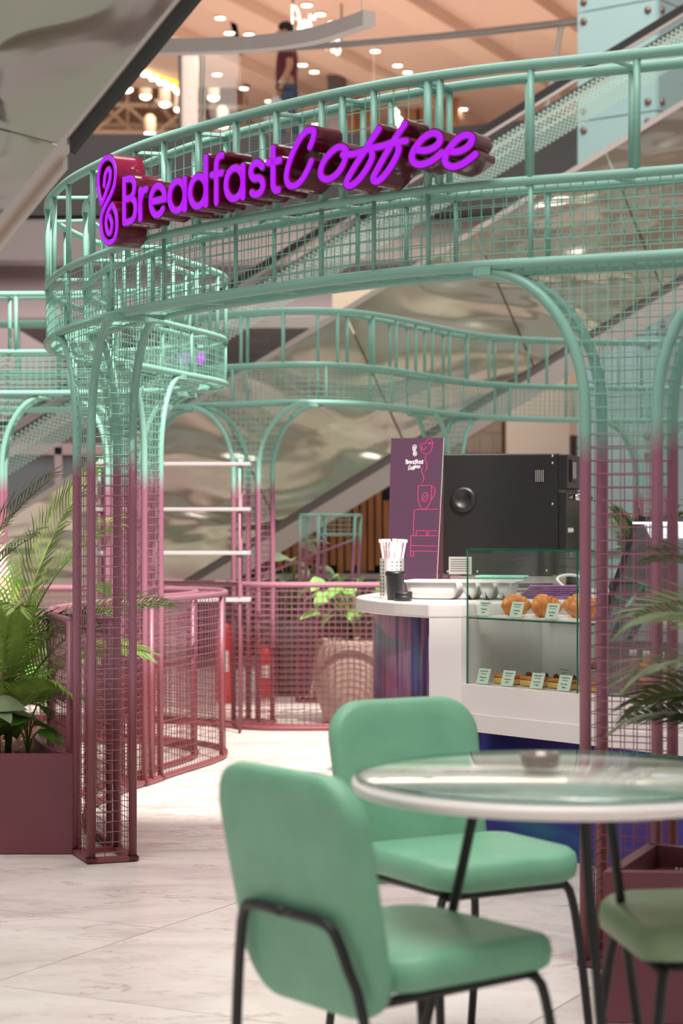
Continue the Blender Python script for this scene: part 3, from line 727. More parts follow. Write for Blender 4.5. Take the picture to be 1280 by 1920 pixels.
# glass display case
cs_ = thing('display_case', 'clear glass pastry display case with green edges on the counter', 'display case', (0, 0, 0))
s0, s1, k0, k1, z0, z1 = .0, .56, .03, .40, .601, 1.097
def pane(a, b, za, zb, th=.008, name='pane', mt=GLASS):
    a, b = Vector(a), Vector(b); d = b-a; m = MB().box((0, 0, 0), (d.length, th, zb-za)); o = obj(name, m, mt, cs_)
    o.location = ((a.x+b.x)/2, (a.y+b.y)/2, (za+zb)/2); o.rotation_euler = (0, 0, math.atan2(d.y, d.x)); return o
pane(LP(s0, k0), LP(s1, k0), z0, z1); pane(LP(s1+.006, k0), LP(s1+.08, k0), z0, z1)
pane(LP(s0, k0+.008), LP(s0, k1), z0, z1); pane(LP(s0+.01, k1), LP(s0+.3, k1), z0, z1, name='rear_door'); pane(LP(s0+.28, k1+.012), LP(s1+.08, k1+.012), z0, z1, name='rear_door')
obj('top_pane', MB().prism([LP(s0, k0), LP(s1+.08, k0), LP(s1+.08, k1), LP(s0, k1)], z1, z1+.008), GLASS, cs_)
obj('glass_shelf', MB().prism([LP(s0+.008, k0+.008), LP(s1+.07, k0+.008), LP(s1+.07, k1-.02), LP(s0+.008, k1-.02)], .842, .85), GLASS, cs_)
def edge(a, b, r=.0045):
    obj('glass_edge', MB().rod(a, b, r, 4), GEDGE, cs_)
V3 = lambda q, z: Vector((q[0], q[1], z))
edge(V3(LP(s0, k0), z0), V3(LP(s0, k0), z1)); edge(V3(LP(s1, k0), z0), V3(LP(s1, k0), z1), .0035); edge(V3(LP(s0, k0), z1+.004), V3(LP(s1+.08, k0), z1+.004))
edge(V3(LP(s0, k0), .846), V3(LP(s1+.08, k0), .846)); edge(V3(LP(s0, k1), z1+.004), V3(LP(s1+.08, k1), z1+.004), .0035); edge(V3(LP(s0, k0), z1+.004), V3(LP(s0, k1), z1+.004), .0035)
obj('door_track', MB().box((*LP(.42, k1+.005), z1-.012), (.3, .02, .014), math.atan2(dv.y, dv.x)), CHROME, cs_)
obj('shelf_liner', MB().prism([LP(s0+.05, k0+.03), LP(s1+.06, k0+.03), LP(s1+.06, k1-.04), LP(s0+.05, k1-.04)], .85, .854), WHITE, cs_)
# pastries
def croissant_mesh():
    m = sm(MB()); n = 50; pts = []; rs = []
    for i in range(n):
        t = -1+2*i/(n-1); a = t*1.0
        pts.append(Vector((.055*math.sin(a), .05*math.cos(a)-.05, .027))); fr_ = (i*7/n) % 1
        rs.append(.004+.025*(1-abs(t)**2.4)*(.84+.2*math.sin(PI*min(1, fr_*1.1))))
    m.tube(pts, .02, 12, rs=rs); return m.mesh('croissant', CRUST)
cm = croissant_mesh()
for k, (s_, kk, rz) in enumerate(((.13, .12, 1.1), (.2, .19, 1.9), (.29, .29, .4), (.3, .11, .9), (.36, .21, 2.4), (.44, .28, .2), (.48, .13, .5), (.57, .11, .9), (.53, .23, 1.2))):
    o = obj('croissant', cm, None); q = LP(s_, kk+.03); o.location = (q[0], q[1], .852); o.rotation_euler = (0, 0, rz-.9)
    o.scale = (1.12, 1.15, 1.5); tag(o, 'golden baked croissant on the upper glass shelf of the display case', 'croissant', 'croissants on the upper shelf')
def card(s_, k, z, group, label, w_=.062, h=.058):
    t = thing('price_card', label, 'price card', (*LP(s_, k), z), math.atan2(dv.y, dv.x), group)
    M = Matrix.Rotation(-.32, 3, 'X')
    obj('sheet', MB().box((0, 0, h/2), (w_, .0015, h), M=M), CARD, t)
    m = MB(); rr = random.Random(int(s_*1000))
    for j, (wd, y, hh) in enumerate(((.7, .82, .045), (.45, .66, .03), (.55, .42, .045), (.3, .22, .05))):
        ww = w_*wd/5
        for i in range(5):
            c = Vector((-.5*w_*wd+ww*(i+.5), -.002, h*y-h/2+rr.uniform(-.0006, .0006))); c = M @ c+Vector((0, 0, h/2)); m.box(tuple(c), (ww*.75, .0006, h*hh*rr.uniform(.7, 1.2)), M=M)
    obj('print', m, INK, t)
    obj('holder_foot', MB().box((0, .01, .002), (w_, .03, .003)), GLASS, t)
for s_, n_ in ((.055, 'nearest the left end'), (.225, 'in the middle'), (.405, 'at the right')): card(s_, .065, .854, 'cards on the upper shelf', 'mint price card in front of the croissants, %s' % n_)
for s_, n_ in ((.06, 'first'), (.19, 'second'), (.34, 'third'), (.475, 'fourth')): card(s_, .055, .6015, 'cards on the lower shelf', 'mint price card on the case floor, %s from the left' % n_)
for s_, n_ in ((.33, 'left'), (.47, 'right')): card(s_, .2, .615, 'rear cards on the lower shelf', 'mint price card half hidden before the muffins, %s one' % n_)
for k, s_ in enumerate((.12, .26, .40, .54)):
    t = thing('pastry_slice', 'glazed rectangular pastry with custard on the case floor, number %s from the left' % ('one', 'two', 'three', 'four')[k], 'pastry', (*LP(s_, .13), .602), math.atan2(dv.y, dv.x), 'pastries on the lower shelf')
    bevel(obj('pastry_base', MB().box((0, 0, .012), (.105, .07, .022)), CREAM, t), .006); bevel(obj('glaze', MB().box((0, 0, .029), (.108, .072, .013)), CRUST, t), .005)
    if k in (1, 2):
        for j in range(4): obj('topping', sm(MB()).sph((-.04+.026*j, .01*(j % 2), .04), .011, 8, 5), CHOC, t)
for k, s_ in enumerate((.42, .52)):
    t = thing('muffin', 'muffin in dark brown paper on the case floor, %s one' % ('left', 'right')[k], 'muffin', (*LP(s_, .28), .602), .4*k, 'muffins on the lower shelf')
    m = MB(); n = 16; vs = []
    for i in range(n): vs.append((.027*math.cos(2*PI*i/n), .027*math.sin(2*PI*i/n), 0))
    for i in range(n):
        r = .045 if i % 4 == 0 else .036; vs.append((r*math.cos(2*PI*i/n), r*math.sin(2*PI*i/n), .105 if i % 4 == 0 else .07))
    m.add(vs, [(i, (i+1) % n, n+(i+1) % n, n+i) for i in range(n)]+[tuple(range(n-1, -1, -1))])
    obj('paper_case', m, CHOC, t); obj('cake_top', sm(MB()).sph((0, 0, .066), .034, 12, 8, (1, 1, .8)), CRUST, t)
# fridge with slanted front
fr = thing('refrigerated_case', 'slanted glass fridge with black end panel behind the right mesh column', 'fridge', (0, 0, 0))
prof = [(.03, .601), (.03, .8), (.06, .9), (.224, 1.215), (.42, 1.215), (.42, .601)]
def fprism(pr, sa, sb, name, mt):
    m = MB(); n = len(pr); vs = [V3(LP(s_, k), z) for s_ in (sa, sb) for k, z in pr]
    m.add(vs, [tuple(range(n)), tuple(range(2*n-1, n-1, -1))]+[(i, n+i, n+(i+1) % n, (i+1) % n) for i in range(n)]); return obj(name, m, mt, fr)
fprism(prof, .655, .675, 'end_panel', BLACK)
fprism([(.035, .605), (.035, .8), (.065, .9), (.224, 1.205), (.23, 1.205), (.07, .897), (.041, .797), (.041, .605)], .675, 1.6, 'front_glass', glass('fridge_glass', (.9, .92, .93), .2))
fprism([(.22, 1.205), (.42, 1.205), (.42, 1.222), (.22, 1.222)], .675, 1.6, 'roof', BLACK)
fprism([(.40, .605), (.42, .605), (.42, 1.2), (.40, 1.2)], .675, 1.6, 'back_wall', mat('fridge_inner', srgb(196, 196, 204), .4))
fprism([(.05, .604), (.40, .604), (.40, .612), (.05, .612)], .675, 1.6, 'fridge_floor', CHROME)
for z in (.82, .98): fprism([(.1+(z-.82)*.4, z), (.395, z), (.395, z+.007), (.1+(z-.82)*.4, z+.007)], .68, 1.6, 'fridge_shelf', GLASS)
fprism([(.16, 1.195), (.3, 1.195), (.3, 1.203), (.16, 1.203)], .7, 1.55, 'light_tube', mat('fridge_tube', (1, 1, 1), emit=(.9, .95, 1), es=2.5))
BT = [('maroon', srgb(110, 30, 40)), ('orange', srgb(232, 120, 30)), ('cream', srgb(224, 196, 150)), ('mango yellow', srgb(240, 170, 40)), ('blue', srgb(60, 90, 170)), ('peach', srgb(232, 176, 140)), ('green', srgb(110, 150, 80))]
for k, (nm, c) in enumerate(BT):
    q = LP(.73+.062*k, .13)
    t = thing('juice_bottle', 'small %s juice bottle standing on the fridge floor' % nm, 'bottle', (q[0], q[1], .613), 0, 'bottles in the fridge')
    obj('body', sm(MB()).lathe([(.024, 0), (.027, .006), (.027, .085), (.022, .1), (.012, .115), (.012, .125)], 14), mat('juice_'+nm, c, .25), t); obj('cap', sm(MB()).lathe([(.014, .125), (.014, .143), (.012, .145)], 12), WHITE, t)
for k in range(5):
    q = LP(.76+.1*k, .24); t = thing('sandwich_pack', 'wrapped filled bread roll on the fridge shelf', 'sandwich', (q[0], q[1], .828), .4*k-.9, 'rolls in the fridge')
    obj('bread', sm(MB()).sph((0, 0, .022), .04, 12, 7, (1.1, .7, .55)), CRUST, t); obj('filling', sm(MB()).sph((0, 0, .018), .041, 12, 7, (1.12, .74, .2)), mat('lettuce', srgb(150, 170, 90), .6), t)

# ---------------------------------------------------------------- things on the counter
CT = .9005
ov = thing('speed_oven', 'large black speed oven with touch screen on the back worktop', 'oven', (0, 0, 0))
a, b, c = Vector((.44, 8.62)), Vector((.925, 8.5)), Vector((1.06, 8.94)); dd = c-b
zb_, zt_ = .975, 1.497
o = obj('body', MB().prism([tuple(a), tuple(b), tuple(b+dd), tuple(a+dd)], zb_, zt_), OVEN, ov); bevel(o, .006)
rzf = math.atan2(dd.y, dd.x); fn = Vector((dd.y, -dd.x)).normalized(); mid = b+dd/2
def ovf(u, v, size, name, mt, out=.0):     # on oven front, u along, v up
    q = b+dd.normalized()*u+fn*out; o = obj(name, MB().box((0, 0, 0), size), mt, ov); o.location = (q.x, q.y, v); o.rotation_euler = (0, 0, rzf); return bevel(o, .004)
ovf(.23, 1.42, (.45, .05, .145), 'control_head', OVEN, .012); ovf(.23, 1.16, (.44, .04, .35), 'door', OVEN, .012)
ovf(.12, 1.425, (.1, .014, .1), 'screen_frame', BLACK, .04); ovf(.12, 1.425, (.065, .01, .072), 'screen', mat('screen_grey', srgb(150, 146, 146), .3), .046)
q = b+dd.normalized()*.06+fn*.065; q2 = b+dd.normalized()*.40+fn*.065
obj('handle', sm(MB()).rod((q.x, q.y, 1.31), (q2.x, q2.y, 1.31), .014, 12), CHROME, ov)
for u in (.07, .39): p_ = b+dd.normalized()*u; obj('handle_bracket', MB().rod((p_.x+fn.x*.03, p_.y+fn.y*.03, 1.31), (p_.x+fn.x*.065, p_.y+fn.y*.065, 1.31), .009, 8), CHROME, ov)
m = MB()
for i in range(8): 
    q = b+dd.normalized()*(.05+.014*i)+fn*.036; m.box((q.x, q.y, 1.168), (.009, .004, .012 if i % 3 else .02), rzf)
obj('maker_name', m, WHITEPRINT, ov); ovf(.1, 1.07, (.03, .004, .04), 'energy_label', mat('blue_label', srgb(80, 110, 160), .5), .034)
ad = (b-a).normalized(); an = Vector((ad.y, -ad.x)); rza = math.atan2(ad.y, ad.x)
def ovs(u, v, size, name, mt, out=.001):
    q = a+ad*u+an*out; o = obj(name, MB().box((0, 0, 0), size), mt, ov); o.location = (q.x, q.y, v); o.rotation_euler = (0, 0, rza); return o
g = ovs(.42, 1.405, (.042, .006, .062), 'vent_grille', BLACK)
for k in range(5): ovs(.404+.008*k, 1.4, (.003, .008, .05), 'vent_slat', STEEL, .003)
ovs(.075, 1.015, (.1, .002, .075), 'rating_plate', mat('grey_label', srgb(176, 170, 168), .4))
for k in range(6): ovs(.075, 1.042-.01*k, (.085, .0035, .003), 'label_text', INK)
sp_ = obj('side_port', sm(MB()).lathe([(.055, 0), (.055, .012), (.035, .014), (.03, .006)], 20), BLACK, ov); sp_.location = (a.x+ad.x*.09, a.y+ad.y*.09+.002, 1.30); sp_.rotation_euler = (PI/2, 0, rza)
sc_me = sm(MB()).sph((0, 0, 0), .006, 8, 5).mesh('screw', CHROME)
for u, v in ((.475, 1.485), (.475, 1.455), (.475, 1.28), (.15, .99), (.45, .995), (.02, .99)):
    q = a+ad*u; o = obj('screw', sc_me, None, ov); o.location = (q.x, q.y, v)
for u, w_ in ((a, .08), (b, -.06), (a+dd, .08), (b+dd, -.06)): obj('foot', sm(MB()).lathe([(.025, CT), (.022, CT+.02), (.018, zb_)], 12, (u.x+ad.x*w_+.02, u.y+ad.y*w_+.06*(1 if u in (a, b) else -1), 0)), BLACK, ov)
obj('base_rail', MB().box((*((a+b)/2+Vector((.02, .03))), .955), (.47, .02, .03), rza), STEEL, ov)
# menu board
bl, br_, = Vector((.19, 8.40, CT)), Vector((.395, 8.33, CT)); tl = Vector((.212, 8.50, 1.560)); trr = Vector((.432, 8.42, 1.560))
bd = thing('menu_board', 'purple menu board with pink line drawings leaning against the oven', 'sign board', (0, 0, 0))
nb = (br_-bl).cross(tl-bl).normalized()
if nb.y > 0: nb = -nb
def bq(u, v, d=0): return bl.lerp(br_, u).lerp(tl.lerp(trr, u), v)+nb*d
m = MB(); vs = [bq(u, v, d) for d in (0, -.008) for u, v in ((0, 0), (1, 0), (1, 1), (0, 1))]
m.add(vs, [(0, 1, 2, 3), (7, 6, 5, 4), (0, 4, 5, 1), (1, 5, 6, 2), (2, 6, 7, 3), (3, 7, 4, 0)]); m.mi = [0, 1, 1, 1, 1, 1]
obj('panel', m, [PLUM, mat('board_edge', srgb(214, 196, 186), .5)], bd)
BW, BH = .21, .66
def bmap(u, v, d): return bq(u/BW, v/BH, .0012-d)
def bpx(x, y):  # crop pixels of the board drawing -> board metres
    v = 1-(y-80)/1990; xl = 76-(1-v)*62; xr = 728-(1-v)*112; return ((x-xl)/(xr-xl)*BW, v*BH)
def bprint(name, strokes, mt, w_):
    m = MB()
    for s_ in strokes: stroke_solid(m, [bpx(*p) for p in s_], w_, bmap, 0, .001)
    return obj(name, m, mt, bd)
csm = lambda pts: [(p.x, p.y) for p in catmull([(x, y, 0) for x, y in pts], 12)]
bprint('bird_drawing', [csm([(440, 165), (500, 150), (530, 100), (560, 90), (585, 120), (588, 180), (570, 250), (530, 285), (490, 288), (450, 250), (440, 165)]), csm([(455, 190), (470, 232), (495, 232), (512, 198)]), csm([(540, 150), (552, 135), (562, 150), (552, 166), (540, 150)]), [(570, 150), (606, 150)]], PINKLINE, .0009)
bprint('steam_drawing', [csm([(512, 306), (498, 350), (518, 420), (518, 460), (502, 508)]), csm([(468, 458), (452, 500), (475, 570), (478, 610), (460, 655)])], PINKLINE, .0009)
bprint('cup_drawing', [csm([(412, 692), (408, 800), (412, 900), (440, 970), (480, 996), (520, 970), (560, 890), (572, 800), (575, 692)]), [(412, 692), (578, 692)], csm([(575, 705), (605, 715), (615, 760), (600, 830), (562, 885)]), csm([(470, 800), (510, 782), (528, 812), (515, 870), (480, 898), (455, 870), (470, 800)]), [(470, 868), (512, 815)]], PINKLINE, .0009)
bprint('bed_drawing', [[(652, 998), (380, 998), (358, 1012), (345, 1330)], [(640, 1334), (316, 1332), (308, 1590), (346, 1592), (348, 1528)], [(380, 1330), (384, 1268), (512, 1268), (510, 1332)], [(528, 1332), (538, 1270), (638, 1272)], [(312, 1458), (636, 1466)], [(310, 1528), (632, 1532)]], PINKLINE, .0009)
txt = []; x = 260; sc_ = 46
for c_ in word:
    adv, st = FONT[c_]
    for s_ in st: txt.append([(x+p[0]*sc_*.78, 412-p[1]*sc_*1.15) for p in s_])
    x += adv*sc_*.78
bprint('board_lettering', txt, WHITEPRINT, .00075)
bprint('board_script', [[(275+p.x*.138, 492-(418-p.y)*.19+p.x*.0) for p in cs(s_)] for nm, st in SCRIPT for s_ in st], WHITEPRINT, .00055)
bprint('board_logo', [[(345+(p.x-72)*.4, 312-(752-p.y)*.28) for p in cs(s_)] for s_ in LOGO], WHITEPRINT, .00065)
# straw holder and straws
sh = thing('straw_holder', 'perforated steel cylinder holding straws on the rounded counter end', 'holder', (.2, 7.9, CT))
obj('cylinder', sm(MB()).lathe([(.046, 0), (.048, .004), (.048, .158), (.045, .158), (.045, .006)], 28), STEEL, sh)
hm = MB().lathe([(.003, 0), (.003, .0008)], 8)
for r_ in range(10):
    for k in range(16):
        a_ = 2*PI*k/16
        if k % 4 == 3: continue
        m = sm(MB()); 
        o = None
        hm2 = (math.cos(a_)*.0483, math.sin(a_)*.0483, .014+.0145*r_)
        if r_ == 0 and k == 0: holes = MB()
        M4 = Matrix.Translation(hm2) @ Matrix.Rotation(a_, 4, 'Z') @ Matrix.Rotation(PI/2, 4, 'Y')
        holes.add([M4 @ Vector(v) for v in hm.v], hm.f)
obj('perforation', holes, BLACK, sh, 'stuff')
STRW = mottled('straw_paper', srgb(244, 234, 236), srgb(226, 190, 200), 60, .6, stretch=(3, 3, .6))
for k in range(16):
    a_ = k*2.4; r_ = .034*math.sqrt((k+.5)/16); tx, ty = math.cos(a_)*.35*r_/.034, math.sin(a_)*.12
    m = MB(); M4 = Vector((tx*.55, ty, 1)).normalized()
    p0 = Vector((0, 0, .0)); p1 = M4*.218
    m.tube([p0, p0.lerp(p1, .5), p1], .0058, 6, flat=.8).box(tuple(p1+M4*.004), (.016, .003, .012), a_)
    o = obj('paper_straw', m, STRW); o.location = (.2+.5*r_*math.cos(a_), 7.9+.5*r_*math.sin(a_), CT+.008)
    tag(o, 'paper wrapped white straw standing in the perforated steel holder', 'straw', 'straws in the holder')
CUP = mat('cup_black', srgb(30, 29, 30), .5)
t = thing('lidded_cup', 'tall black paper cup with lid beside the straw holder', 'cup', (.208, 7.72, CT))
obj('cup_body', sm(MB()).lathe([(.030, 0), (.036, .1), (.037, .1)], 24), CUP, t); obj('lid', sm(MB()).lathe([(.039, .096), (.039, .104), (.035, .112), (.033, .112), (.03, .107)], 24), BLACK, t)
t = thing('lidded_cup', 'short black lidded tub in front of the tall cup', 'tub', (.236, 7.62, CT))
obj('cup_body', sm(MB()).lathe([(.033, 0), (.035, .024)], 24), CUP, t); obj('lid', sm(MB()).lathe([(.036, .022), (.036, .03), (.031, .036), (.028, .034)], 24), BLACK, t)
# grey tray with tubs
ty = thing('food_tray', 'light grey plastic tray with three rounded tubs on the counter', 'tray', (.475, 7.82, CT), -.25)
def tub(x0, x1, y0, y1, h, ins, r, name):
    m = sm(MB()); n = 8; rows = []
    for z, i_, rr in ((.0, ins+.02, r), (.006, ins+.004, r), (h*.5, ins*.4, r), (h, 0, r), (h, .004, r), (.012, ins+.01, r)):
        ring = []
        for cx, cy, a0 in ((x1-i_-rr, y1-i_-rr, 0), (x0+i_+rr, y1-i_-rr, 90), (x0+i_+rr, y0+i_+rr, 180), (x1-i_-rr, y0+i_+rr, 270)):
            for k in range(n): q = math.radians(a0+90*k/(n-1)); ring.append((cx+rr*math.cos(q), cy+rr*math.sin(q), z))
        rows.append(ring)
    q = len(rows[0]); m.add([v for r_ in rows for v in r_], [(i*q+k, i*q+(k+1) % q, (i+1)*q+(k+1) % q, (i+1)*q+k) for i in range(5) for k in range(q)]+[tuple(range(q-1, -1, -1)), tuple(5*q+k for k in range(q))])
    return obj(name, m, GREY, ty)
tub(-.21, -.0, -.1, .1, .068, .016, .022, 'deep_tub')
for k in range(3): tub(.012+.068*k, .076+.068*k, -.1, .1, .068, .014, .02, 'small_tub')
rim = MB().prism([(-.222, -.11), (.226, -.11), (.226, -.098), (-.222, -.098)], .066, .074).prism([(-.222, .098), (.226, .098), (.226, .11), (-.222, .11)], .066, .074).prism([(-.222, -.098), (-.206, -.098), (-.206, .098), (-.222, .098)], .066, .074).prism([(.212, -.098), (.226, -.098), (.226, .098), (.212, .098)], .066, .074)
bevel(obj('rim', rim, GREY, ty), .003)
o = obj('green_cloth', MB().box((0, 0, 0), (.2, .1, .012)), mat('mint_cloth', srgb(130, 200, 170), .8)); o.location = (.64, 7.95, CT+.083); o.rotation_euler = (0, 0, -.3); bevel(o, .005); tag(o, 'folded mint cloth lying on the grey tray', 'cloth')
nap = thing('napkin_stack', 'fanned stack of purple paper bags behind the display case', 'napkins', (.81, 7.88, CT))
NP = mat('napkin_purple', srgb(140, 82, 140), .7)
for k in range(7): o = obj('sheet', MB().box((0, 0, .004+k*.0075), (.2, .13, .005)), NP, nap); o.rotation_euler = (0, 0, -.5+.07*k); o.location = (.006*k, 0, 0)
cord = tag(obj('white_cord', sm(MB()).tube(catmull([(.95, 7.8, CT+.01), (.9, 7.85, CT+.03), (.86, 7.95, CT+.075), (.92, 7.98, CT+.09), (.97, 7.9, CT+.07), (.93, 7.84, CT+.03), (1.0, 7.75, CT+.012), (1.08, 7.7, CT+.01)], .02), .006, 8), CABLE), 'looped white cord lying beside the purple bags', 'cord')
bg = tag(bevel(obj('paper_bag', MB().box((0, 0, 0), (.16, .1, .03)), WHITE), .008), 'white folded paper bag right of the purple bags', 'bag'); bg.location = (1.02, 7.62, CT+.0155); bg.rotation_euler = (0, 0, -.6)
gr = thing('grinder_jar', 'clear jar with dark dial behind the display case', 'jar', (1.08, 7.86, CT))
obj('jar', sm(MB()).lathe([(.04, 0), (.045, .01), (.045, .1), (.04, .11)], 20), GLASS, gr); obj('dial', MB().lathe([(.025, .03), (.027, .05), (.02, .07)], 16), BLACK, gr)

# ---------------------------------------------------------------- table and chairs
def rrect(x0, x1, y0, y1, r, n=8, taper=0):
    out = []
    for cx, cy, a0 in ((x1-r, y1-r, 0), (x0+r, y1-r, 90), (x0+r, y0+r, 180), (x1-r, y0+r, 270)):
        for k in range(n):
            q = math.radians(a0+90*k/(n-1)); x = cx+r*math.cos(q); y = cy+r*math.sin(q)
            out.append((x, y*(1+taper*(x-x0)/(x1-x0))))
    return out
def pad(outline, th, mapf, rings=((1, .0), (.985, .34), (.94, .47), (.8, .5), (.5, .5), (.2, .5))):
    n = len(outline); cx = sum(p[0] for p in outline)/n; cy = sum(p[1] for p in outline)/n; vs = []; fs = []
    lv = [(s_, z) for s_, z in rings[::-1]]+[(s_, -z) for s_, z in rings[1:]]
    for s_, z in lv:
        for x, y in outline: vs.append(mapf(cx+(x-cx)*s_, cy+(y-cy)*s_, z*th))
    for i in range(len(lv)-1):
        for k in range(n): fs.append((i*n+k, (i+1)*n+k, (i+1)*n+(k+1) % n, i*n+(k+1) % n))
    fs += [tuple(range(n)), tuple((len(lv)-1)*n+k for k in range(n-1, -1, -1))]
    return sm(MB()).add(vs, fs)
def make_chair(label, fab):
    t = thing('upholstered_chair', label, 'chair', (0, 0, 0), 0, 'chairs around the glass table')
    def smap(x, y, z): return Vector((x, y, .455+z+.012*math.cos(x*7)-.10*max(0, -x-.16)**1+.35*(y*y)*.12-(.18*max(0, x-.16)**1)*.6))
    obj('seat', pad(rrect(-.19, .19, -.195, .195, .075), .062, smap), fab, t)
    def bmap_(x, y, z):      # x is height along back
        return Vector((-.2-.2*x-z+.16*y*y, y, .385+x))
    obj('backrest', pad(rrect(0.0, .41, -.186, .186, .085, taper=.06), .05, bmap_), fab, t)
    r = .0095
    for sy in (-1, 1):
        obj('leg', sm(MB()).tube(catmull([(.14, sy*.15, .418), (.15, sy*.165, .405), (.165, sy*.18, .3), (.2, sy*.195, .012)], .03), r, 10), BLACK, t)
        obj('leg', sm(MB()).tube(catmull([(-.272, sy*.0, .553), (-.272, sy*.09, .553), (-.268, sy*.128, .54), (-.258, sy*.155, .48), (-.246, sy*.18, .4), (-.25, sy*.19, .2), (-.275, sy*.195, .012)], .03), r, 10), BLACK, t)
        obj('runner', sm(MB()).tube([(.2, sy*.195, .012), (-.275, sy*.195, .012)], r, 10), BLACK, t)
        obj('foot_pad', sm(MB()).lathe([(.014, 0.0), (.014, .014)], 12, (-.2, sy*.195, 0)), BLACK, t)
    obj('seat_bar', sm(MB()).tube([(.15, -.15, .418), (.15, .15, .418)], r, 10), BLACK, t)
    obj('seat_bar', sm(MB()).tube([(.15, -.13, .418), (-.17, -.13, .412)], r, 8), BLACK, t); obj('seat_bar', sm(MB()).tube([(.15, .13, .418), (-.17, .13, .412)], r, 8), BLACK, t)
    return t
ch1 = make_chair('mint upholstered chair seen from behind in front of the table', TEAL_FABRIC)
ch1.location = (.125, 3.47, 0); ch1.rotation_euler = (0, 0, math.atan2(.60, .80))
ch2 = dup(ch1, (.275, 4.36, 0), math.atan2(-.86, .5), 'mint upholstered chair facing the camera behind the table')
ch3 = make_chair('olive-lit upholstered chair cut off by the right edge, in front of the planter', OLIVE_LIT_FABRIC)
ch3.location = (.69, 3.66, 0); ch3.rotation_euler = (0, 0, PI+.12)
tb = thing('round_table', 'round white bistro table with glass top and thin black legs', 'table', (.385, 3.55, 0))
obj('tabletop', sm(MB()).lathe([(.0, .718), (.34, .718), (.362, .722), (.368, .732), (.366, .742), (.352, .746), (0, .746)], 72, cap=False), WHITE, tb)
obj('glass_top', sm(MB()).lathe([(.0, .7465), (.353, .7465), (.357, .7485), (.357, .752), (.354, .754), (0, .754)], 72, cap=False), GLASS_T, tb)
obj('glass_rim', sm(MB()).tube([(.3575*math.cos(2*PI*k/72), .3575*math.sin(2*PI*k/72), .7502) for k in range(72)], .003, 6, True), GEDGE, tb)
for k, (x0, y0, x1, y1) in enumerate(((-.13, .09, -.29, .16), (.03, -.12, .08, -.22), (.1, .12, .22, .3))):
    obj('leg', sm(MB()).tube(catmull([(0, 0, .708), (x0*.85, y0*.85, .706), (x0*1.05, y0*1.05, .69), (x0+(x1-x0)*.3, y0+(y1-y0)*.3, .5), (x1, y1, .0)], .03), .0095, 10), BLACK, tb)
obj('mounting_plate', MB().lathe([(.06, .702), (.06, .718)], 24), BLACK, tb)
at = thing('ashtray', 'small round smoky glass ashtray on the glass table', 'ashtray', (.362, 3.63, .7545))
obj('bowl', sm(MB()).lathe([(.030, 0), (.034, .002), (.036, .024), (.033, .026), (.029, .024), (.027, .008), (0, .006)], 28, cap=False), mat('smoky_glass', srgb(128, 116, 110), .12, .3), at)

# ---------------------------------------------------------------- planters and plants
def planter(name, poly, h, label, inset=.02):
    n = len(poly); area = sum(poly[i][0]*poly[(i+1) % n][1]-poly[(i+1) % n][0]*poly[i][1] for i in range(n))
    if area < 0: poly = poly[::-1]
    P2 = [Vector(p) for p in poly]; inner = []
    for i in range(n):
        a_, b_, c_ = P2[i-1], P2[i], P2[(i+1) % n]; n1 = (b_-a_).normalized(); n2 = (c_-b_).normalized()
        nn = Vector((-n1.y-n2.y, n1.x+n2.x)).normalized(); k = inset/max(.4, nn.dot(Vector((-n1.y, n1.x)))); inner.append(b_+nn*k)
    vs = [(p.x, p.y, .003) for p in P2]+[(p.x, p.y, h) for p in P2]+[(p.x, p.y, h) for p in inner]+[(p.x, p.y, .05) for p in inner]
    fs = [tuple(range(n-1, -1, -1))]+[(r*n+i, r*n+(i+1) % n, (r+1)*n+(i+1) % n, (r+1)*n+i) for r in range(3) for i in range(n)]+[tuple(3*n+i for i in range(n))]
    t = thing(name, label, 'planter'); obj('trough', MB().add(vs, fs), MAROON, t)
    s_ = obj('soil', MB().prism([(p.x, p.y) for p in inner], .06, h-.055), SOIL, t)
    m = MB(); rr = random.Random(3); xs_ = [p.x for p in inner]; ys_ = [p.y for p in inner]
    for i in range(260):
        x, y = rr.uniform(min(xs_)+.05, max(xs_)-.05), rr.uniform(min(ys_)+.04, max(ys_)-.05)
        ins = False
        for k in range(n):
            a_, b_ = inner[k], inner[(k+1) % n]
            if (a_.y > y) != (b_.y > y) and x < (b_.x-a_.x)*(y-a_.y)/(b_.y-a_.y)+a_.x: ins = not ins
        if ins: m.box((x, y, h-.053), (.008, .007, .006), rr.uniform(0, 3))
    obj('perlite', m, mat('perlite', srgb(236, 226, 212), .8), t, 'stuff'); return t
epts = []
d = dA1+.02
dend = PA.s_at(-1.08, 8.65)
while d < dend: q = PA.off(d, side*(HW+.035)); epts.append((q.x, q.y)); d += .07
planter('planter_box', [(-2.4, 7.2), (-.965, 7.2)]+[p for p in epts if p[1] > 7.25]+[(-2.4, 8.75)], .364, 'maroon steel planter box with the big palm at the left')
planter('planter_box', [(.625, 4.765), (1.5, 4.72), (1.5, 5.0), (1.02, 5.06), (.815, 5.2), (.80, 5.2)], .364, 'maroon steel planter box in front of the right column', .03)
